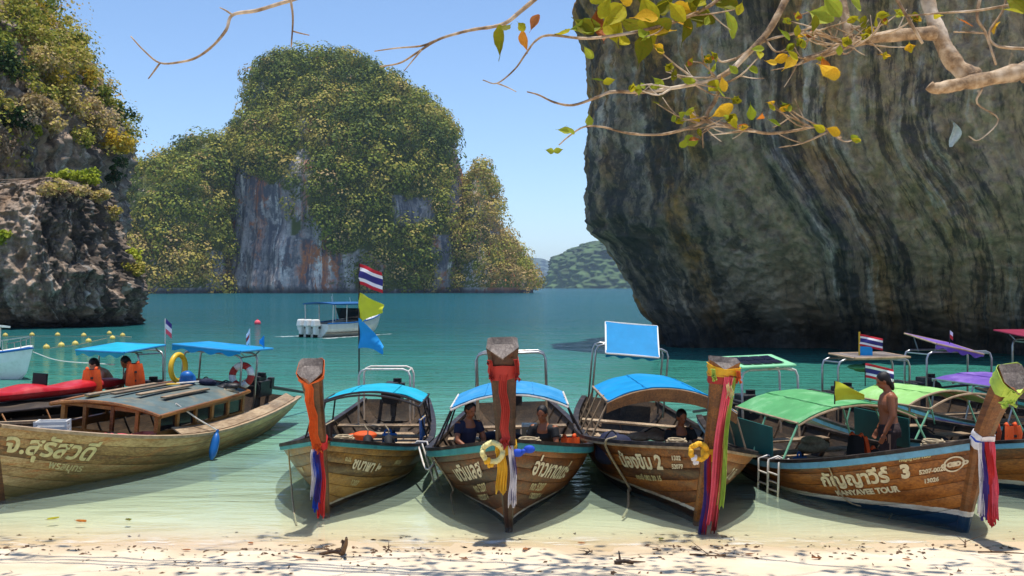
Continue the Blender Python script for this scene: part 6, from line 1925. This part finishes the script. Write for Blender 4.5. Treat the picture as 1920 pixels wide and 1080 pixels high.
    for i in range(58):
        x, y, dd = cand[rg.integers(len(cand))]
        a = rg.uniform(-.75, .75) + (math.pi if rg.random() < .6 else 0); l = rg.uniform(30, 105)
        pts = [(x, y), (x + l * .5 * math.cos(a) + rg.normal() * 5, y + l * .5 * math.sin(a) + rg.normal() * 6), (x + l * math.cos(a), y + l * math.sin(a) - rg.uniform(0, 14))]
        limb_(pts, rg.uniform(2.0, 3.4), 1.0, dd, dd - .1, 'twig', 3)
        ENDS.append((*pts[2], dd - .1))
        if rg.random() < .6:
            m = pts[1]; a2 = a + rg.choice([-1, 1]) * rg.uniform(.5, 1.0); l2 = l * .5
            limb_([m, (m[0] + l2 * .5 * math.cos(a2), m[1] + l2 * .5 * math.sin(a2) + 2), (m[0] + l2 * math.cos(a2), m[1] + l2 * math.sin(a2))], 1.7, .8, dd - .05, None, 'twig', 3)
    # leaves: each its own object, six shared meshes
    def leaf_mesh(k):
        g = np.random.default_rng(k)
        n = 9
        mb = MB()
        cup, bend = g.uniform(.05, .28), g.uniform(-.35, .35)
        rows = []
        for i in range(n):
            u = i / (n - 1)
            w = 0.30 * math.sin(math.pi * min(1, u * 0.92 + 0.02) ** 1.25) * (1.0 + .1 * g.normal() * .4)
            rows.append([(u, v * w, cup * w * v * v * 2 + bend * u * u * .5 + .01 * math.sin(u * 20) * abs(v)) for v in (-1, -.5, 0, .5, 1)])
        mb.grid(np.array(rows))
        mb.tube([(-.18, 0, .02), (0, 0, 0), (.5, 0, .5 * .25 * bend)], .012, 4)
        me_o = mb.build('leaf', M['bark'])
        me = me_o.data
        bpy.data.objects.remove(me_o)
        me.materials.clear()
        return me
    base_m = [leaf_mesh(100 + k) for k in range(6)]
    meshes = {}
    for col in LEAFC:
        meshes[col] = []
        for me in base_m:
            m2 = me.copy(); m2.name = 'leaf'; m2.materials.append(M['leaf_' + col]); meshes[col].append(m2)
    def leaf(px, py, size, col, d=7.0, ang=None):
        ob = bpy.data.objects.new('leaf', meshes[col][rg.integers(6)])
        COL.objects.link(ob); ob.parent = o
        s = size * d / F
        a = rg.uniform(0, 2 * math.pi) if ang is None else ang
        # blade roughly facing the beach, tipped at random
        M3 = Matrix.Rotation(rg.normal() * .5, 3, 'Z') @ Matrix.Rotation(R(90) + rg.normal() * .55, 3, 'X') @ Matrix.Rotation(a, 3, 'Z')
        ob.matrix_basis = Matrix.Translation(P(px, py, d)) @ M3.to_4x4() @ Matrix.Diagonal((s, s, s, 1)) @ Matrix.Translation((-.5, 0, 0))
    L = [(942, 77, 52, 'olive', -1.4), (985, 76, 44, 'orange', -1.5), (950, 52, 26, 'olive', 2.2), (978, 50, 26, 'yg', .8), (1003, 42, 30, 'brown', -1), (1050, 68, 50, 'yg', .6), (1095, 50, 46, 'olive', .7), (1130, 60, 62, 'brown', -1.4), (1118, 40, 40, 'brown', 1.6), (1150, 30, 60, 'yg', -.8), (1185, 45, 56, 'olive', .4), (1165, 70, 52, 'yg', 2.4), (1205, 92, 54, 'olive', -1.3), (1215, 20, 58, 'yg', 1.2), (1240, 52, 50, 'olive', -.4), (1232, 90, 30, 'yellow', .2), (1270, 22, 44, 'yg', .9), (1283, 56, 46, 'olive', -1.4), (1280, 45, 36, 'yellow', 1.1), (1330, 115, 30, 'orange', 0), (1365, 45, 56, 'green', 1), (1355, 5, 60, 'olive', .6), (1325, 38, 20, 'green', 2), (1104, 98, 26, 'green', 1), (1120, 150, 22, 'green', .2), (1142, 152, 22, 'yg', 2.9), (1235, 155, 26, 'green', .7), (1228, 160, 22, 'green', 2.4), (1290, 150, 28, 'green', .3), (1335, 128, 24, 'green', 1.4), (1338, 160, 36, 'yg', -.6), (1350, 172, 34, 'green', .2), (1356, 158, 26, 'yellow', 1.3), (1410, 130, 24, 'green', .8), (1462, 110, 28, 'yellow', -.4), (1482, 118, 32, 'yellow', -.8), (1484, 104, 24, 'yg', .7), (1552, 128, 44, 'yellow', .4), (1545, 122, 36, 'orange', 1.4), (1560, 140, 36, 'yellow', -.2), (1420, 93, 22, 'green', .1), (1470, 66, 26, 'green', 1), (1540, 30, 54, 'green', .5), (1560, 12, 46, 'green', .9), (1525, 45, 30, 'olive', -1.6), (1600, 8, 40, 'green', .3), (1602, 36, 34, 'olive', -1.4), (1640, 37, 34, 'yg', .3), (1758, 28, 26, 'yg', .2), (1810, 43, 44, 'orange', .5), (1864, 50, 38, 'yellow', -.2), (1900, 20, 34, 's', .4), (1905, 5, 50, 'olive', .9), (1355, 208, 40, 'yellow', -.5), (1372, 222, 32, 'yg', -1), (1302, 222, 26, 'yellow', .8), (1276, 215, 26, 'green', .2), (1262, 222, 20, 'green', 2.6), (1290, 262, 22, 'green', -.9), (1282, 268, 22, 'green', 2.2), (1297, 268, 22, 'green', -.4), (1426, 218, 28, 'orange', 1.2), (1408, 210, 28, 'green', 1.4), (1450, 232, 30, 'green', .5), (1392, 235, 24, 'orange', 0), (1105, 226, 24, 'green', 1.5), (1058, 246, 24, 'green', .2), (1070, 245, 18, 'green', 1), (1030, 283, 18, 'green', .1), (1047, 282, 18, 'green', 3.0), (1562, 246, 30, 'yellow', .3), (1535, 240, 24, 'yg', .5), (1375, 130, 22, 'green', .8), (1445, 118, 20, 'yellow', .3), (1205, 160, 16, 'green', 1)]
    for px, py, s, col, a in L:
        leaf(px, py, s * (1.08 if col != 'orange' else .85), 'yg' if col == 's' else col, 6.95 + .2 * rg.random(), -a)
    for i in range(130):
        x, y = rg.uniform(1090, 1330), rg.uniform(-40, 75)
        dd = 6.9 + .4 * rg.random()
        if i > 28: x, y, dd = ENDS[rg.integers(len(ENDS))]
        leaf(x, y, rg.uniform(30, 58) if i <= 28 else rg.uniform(16, 26), str(rg.choice(['olive', 'yg', 'green', 'yellow', 'brown'], p=[.34, .36, .14, .10, .06])), dd)
    # the crown over the beach, above the picture
    crown = []
    for i in range(11):
        x = -11 + 17.5 * (i + rg.random()) / 11; y = rg.uniform(10.0, 12.6); z = rg.uniform(7.5, 8.3)
        a = Vector((-1.0, 1.6, 6.0)) ; b = Vector((x, y, z)) - base
        S = smooth_path([a, a.lerp(b, .5) + Vector((0, .2, .6)), b], 8)
        MB().tube(S, [.04 - .025 * q / (len(S) - 1) for q in range(len(S))], 6).build('branch', M['bark'], o, smooth=True)
        for t_ in (.45, .6, .75, .88, 1.0):
            q = S[int(t_ * (len(S) - 1))]
            for k in range(2):
                e = q + Vector((rg.normal() * .9, rg.normal() * .7, rg.normal() * .3))
                MB().tube(smooth_path([q, q.lerp(e, .5) + Vector((0, 0, .12)), e], 3), [.018, .016, .013, .010, .008, .006, .005], 4).build('twig', M['bark'], o)
                crown.append(e)
    cc = np.array([c[:] for c in crown])
    V, Q, T = leaf_cloud(cc, np.full((len(cc), 3), .46), rg.random(len(cc)), 8, .16, rg=rg, outward=0.1, up=.6, shell=.1, jitter=.3)
    ob = np_mesh('foliage', V, Q, M['bright_leaf'], o, attr={'tint': T})
    ob['kind'] = 'stuff'
fg_tree()

M['grey_scrap'] = plain('weathered plastic', C(216, 206, 194), .7, .2, 8, .1)
# the pale scrap snagged on the cliff
def scrap():
    X, Y, Z = RCS
    dd = (960 + F * X / Y - 1788) ** 2 + (HY + F * (CAMH - Z) / Y - 254) ** 2
    i = np.unravel_index(np.argmin(dd), dd.shape)
    q = W(1788, 254, float(Y[i]) - .35)
    o = thing('plastic_scrap', 'pale plastic scrap snagged high on the dark cliff', 'plastic scrap', tuple(q))
    P = np.array([[(0.20 * v * (.12 + .88 * math.sin(u * 2.9) ** 1.2) + .10 * math.sin(u * 4), .10 * math.sin(u * 5 + v * 3), .5 - .95 * u) for v in np.linspace(-1, 1, 6)] for u in np.linspace(0, 1, 9)])
    MB().slab(P, .02).build('sheet', M['grey_scrap'], o, smooth=True)
    MB().tube([(0, 0, .5), (.05, .5, .75)], .03, 5).build('strand', M['rope'], o)
scrap()

# ================================================================== BEACH LITTER
def driftwood(label, px, py, pts, r, seed, root=False):
    q = wz(px, py, 0.02)
    q.z = float(sand_z(q.x, q.y)) + r * .6
    o = thing('driftwood', label, 'driftwood', tuple(q))
    g = np.random.default_rng(seed)
    S = smooth_path([Vector(p_) for p_ in pts], 5)
    MB().tube(S, [r * (1 - .6 * i / len(S)) * (1 + .15 * g.normal()) for i in range(len(S))], 7).build('stick', M['drift'], o, smooth=True)
    for k in range(3):
        a = S[int(len(S) * (.3 + .2 * k))]; e = a + Vector((g.normal() * .12, g.normal() * .1, abs(g.normal()) * .06))
        MB().tube([a, e], [r * .45, r * .15], 5).build('twig', M['drift'], o)
    if root:
        for k in range(6):
            a = S[0]; e = a + Vector((g.normal() * .08, g.normal() * .08, .02 + abs(g.normal()) * .10))
            MB().tube(smooth_path([a, a.lerp(e, .5) + Vector((.02, 0, .03)), e], 3), [r * 1.1 - r * .12 * i for i in range(7)], 6).build('root', M['drift'], o, smooth=True)
M['drift'] = wood('driftwood', C(44, 30, 20), C(84, 60, 40), C(120, 94, 68), .8, .3, C(140, 120, 96))
driftwood('gnarled driftwood root lying on the sand left of centre', 645, 1046, [(-.02, 0, .02), (-.10, .03, .03), (-.28, .05, .0)], .030, 1, True)
driftwood('thin driftwood stick beside the gnarled root', 600, 1036, [(-.14, 0, 0), (0, .02, .015), (.18, -.02, 0)], .012, 2)
driftwood('short dark stick on the wet sand below the golden prow boat', 1104, 1040, [(-.05, -.06, 0), (0, 0, .02), (.05, .12, 0)], .014, 3)
driftwood('long thin stick at the water edge on the right', 1330, 1052, [(-.20, .08, 0), (0, 0, .01), (.28, -.05, 0)], .012, 4)
driftwood('twig lying on the sand at the right edge', 1880, 1044, [(-.25, .05, 0), (0, 0, .01), (.25, -.04, 0)], .012, 5)
driftwood('small dark twig at the foot of the right hand prow', 1662 + 148, 1022, [(-.02, -.04, 0), (0, 0, .03), (.02, .05, .06)], .012, 6)
driftwood('short twig in front of the bow on boat', 728, 1038, [(-.03, 0, 0), (0, .01, .02), (.04, .02, .0)], .014, 7)
driftwood('reddish half buried log at the bottom of the photo', 1170, 1072, [(-.10, .0, 0), (0, 0, .02), (.10, .0, 0)], .035, 8)

def litter():
    g = np.random.default_rng(31)
    n = 900
    y = np.concatenate([12.35 - np.abs(g.normal(size=n // 2)) * .55, g.uniform(10.4, 13.2, n // 2)])
    x = g.uniform(-6.5, 6.5, n)
    k = pn(x * .5, y * 1.4, 3.0) > -.12
    x, y = x[k], y[k]
    V, Fq = [], []
    z = sand_z(x, y) + .006
    for a, b, c in zip(x, y, z):
        s = g.uniform(.012, .05); t = g.uniform(0, math.pi); w = g.uniform(.2, .6)
        d = np.array([math.cos(t), math.sin(t), g.normal() * .2]) * s; e = np.array([-math.sin(t), math.cos(t), g.normal() * .3]) * s * w
        p_ = np.array([a, b, c]); i = len(V)
        V += [p_ - d, p_ + e * .9 + (0, 0, .006), p_ + d, p_ - e]
        Fq.append((i, i + 1, i + 2, i + 3))
    tag(np_mesh('leaf_litter', V, Fq, M['litter']), label='dry leaf crumbs and weed strewn along the water edge', kind='stuff')
M['litter'] = plain('dry litter', C(92, 66, 42), .9, .5, 3, .2)
litter()

def fallen_leaf(label, px, py, s, col, floating):
    z0 = .004 if floating else 0.0
    q = wz(px, py, z0)
    if not floating: q.z = float(sand_z(q.x, q.y)) + .008
    o = thing('fallen_leaf', label, 'leaf', tuple(q), (0, 0, px * .7))
    P = np.array([[(s * (u - .5), s * .34 * v * math.sin(math.pi * (.05 + .9 * u)), .006 + .25 * s * (v * v * .35 + (u - .5) ** 2 * .4)) for v in (-1, -.5, 0, .5, 1)] for u in np.linspace(0, 1, 8)])
    MB().grid(P, flip=False).build('blade', M['leaf_' + col], o, smooth=True)
    MB().tube([(-.7 * s, 0, .02), (-.5 * s, 0, .012), (.4 * s, 0, .01)], .003, 4).build('stalk', M['bark'], o)
fallen_leaf('orange leaf floating in the shallows at the lower left', 152, 979, .17, 'orange', True)
fallen_leaf('olive leaf floating right of the orange one', 241, 976, .12, 'olive', True)
fallen_leaf('pale leaf floating left of the orange one', 100, 974, .16, 'yg', True)
for i, (x, y, c) in enumerate(((470, 1022, 'brown'), (350, 1036, 'brown'), (870, 1062, 'brown'), (985, 1040, 'brown'), (1240, 1012, 'olive'), (1090, 1018, 'brown'), (1405, 1050, 'brown'), (1530, 1062, 'brown'), (1700, 1064, 'brown'), (560, 1062, 'brown'))):
    fallen_leaf(['dry leaf on the sand below the orange sash boat', 'dry leaf at the wet edge on the left', 'dry leaf on the bright sand in front of the bow on boat', 'dry leaf at the water edge by the bow on prow', 'olive leaf under the shallow water by the golden prow', 'dry leaf in the shallows between the two middle prows', 'dry leaf on the sand right of the golden prow', 'dry leaf on the bright sand below the boarding ladders', 'dry leaf on the bright sand below the lettered hull', 'dry leaf on the bright sand left of the driftwood root'][i], x, y, .09, c, False)

# ------------------------------------------------------------------ loose gear inside the boats
def rope_coil(label, loc, r=.15):
    o = thing('rope_coil', label, 'rope coil', loc)
    P = [(r * (1 - .012 * i * .3) * math.cos(i * .5) + .012 * math.sin(i * 1.7), r * math.sin(i * .5) + .012 * math.cos(i * 2.1), .012 + .0016 * i) for i in range(64)]
    MB().tube(P, .014, 5).build('rope', M['rope'], o, smooth=True)
def jerry_can(label, loc, rz, mat):
    o = thing('jerry_can', label, 'jerry can', loc, (0, 0, rz))
    MB().box((0, 0, .16), (.26, .16, .32)).build('body', M[mat], o, bevel=.03)
    MB().tube([(.08, 0, .32), (.08, 0, .37)], .03, 8).build('cap', M['black'], o)
    MB().tube(smooth_path([(-.10, 0, .31), (-.07, 0, .38), (.01, 0, .38), (.04, 0, .31)], 3), .016, 6).build('handle', M[mat], o)
def crate(label, loc, rz, mat):
    o = thing('plastic_crate', label, 'crate', loc, (0, 0, rz))
    for z in (.03, .11, .19, .27):
        for sx, sy, lx, ly in ((0, .16, .46, .02), (0, -.16, .46, .02), (.22, 0, .02, .30), (-.22, 0, .02, .30)):
            MB().box((sx, sy, z), (lx, ly, .05)).build('slat', M[mat], o)
    for sx in (.225, -.225):
        for sy in (.165, -.165):
            MB().box((sx, sy, .15), (.03, .03, .3)).build('corner', M[mat], o)
    MB().box((0, 0, .01), (.43, .30, .02)).build('bottom', M[mat], o)
def on(B, x, y, z): return tuple(loc2w(B, (x, y, z)))
rope_coil('rope coil on the foredeck of the cyan canopied boat', on(b2, -.75, .12, .80))
rope_coil('rope coil on the foredeck behind the bow on prow', on(b3, -.9, .28, .86), .17)
rope_coil('rope coil on the foredeck of the golden prow boat', on(b4, -.8, -.2, .80))
rope_coil('rope coil on the foredeck of the green canopied boat', on(b5, -.75, .12, .88))
jerry_can('blue fuel can in the stern of the cyan canopied boat', on(b2, -5.2, .25, .02), .4, 'blue_plastic')
jerry_can('white fuel can in the stern of the bow on boat', on(b3, -5.9, -.3, .02), 1.0, 'white')
jerry_can('red fuel can under the brown lined roof', on(b4, -4.6, -.5, .02), .2, 'red_plastic')
jerry_can('blue fuel can under the green canopy', on(b5, -3.6, -.35, .04), .9, 'blue_plastic')
crate('blue plastic crate on the floor of the bow on boat', on(b3, -2.4, -.35, .02), .3, 'blue_plastic')
crate('yellow plastic crate on the floor of the golden prow boat', on(b4, -2.2, .3, .02), -.2, 'yellow_plastic')
crate('red plastic crate on the floor of the cyan canopied boat', on(b2, -2.9, .2, .02), .2, 'red_plastic')
crate('white plastic crate on the foredeck side of the pale boat', on(b1, -1.5, -.25, .62), .2, 'white')
crate('blue plastic crate under the roof of the dark boat', on(b0, -2.6, .45, .05), .3, 'blue_plastic')
bundle('life_vest_heap', 'heap of orange vests on the thwart of the cyan canopied boat', 'vests', on(b2, -4.4, -.2, .30), (.28, .26, .09), 'orange', 31)
bundle('cloth_heap', 'tan cloth heap in the middle of the cyan canopied boat', 'cloth', on(b2, -3.4, -.15, .32), (.26, .22, .08), 'rope', 32)
bundle('cloth_heap', 'dark cloth heap amidships in the bow on boat', 'cloth', on(b3, -4.9, -.15, .34), (.34, .30, .12), 'navy', 33)
bundle('tarpaulin', 'tan tarpaulin heap behind the man under the canopy', 'tarpaulin', on(b5, -4.1, .1, .36), (.28, .30, .10), 'rope', 34)
bundle('cloth_heap', 'dark cloth heap in the light green canopied boat', 'cloth', on(b6, -4.0, -.1, .34), (.30, .34, .12), 'black', 35)
bundle('cloth_heap', 'red cloth heap at the front of the cabin boat', 'cloth', on(b1, -1.9, -.3, .52), (.22, .2, .07), 's_red', 36)
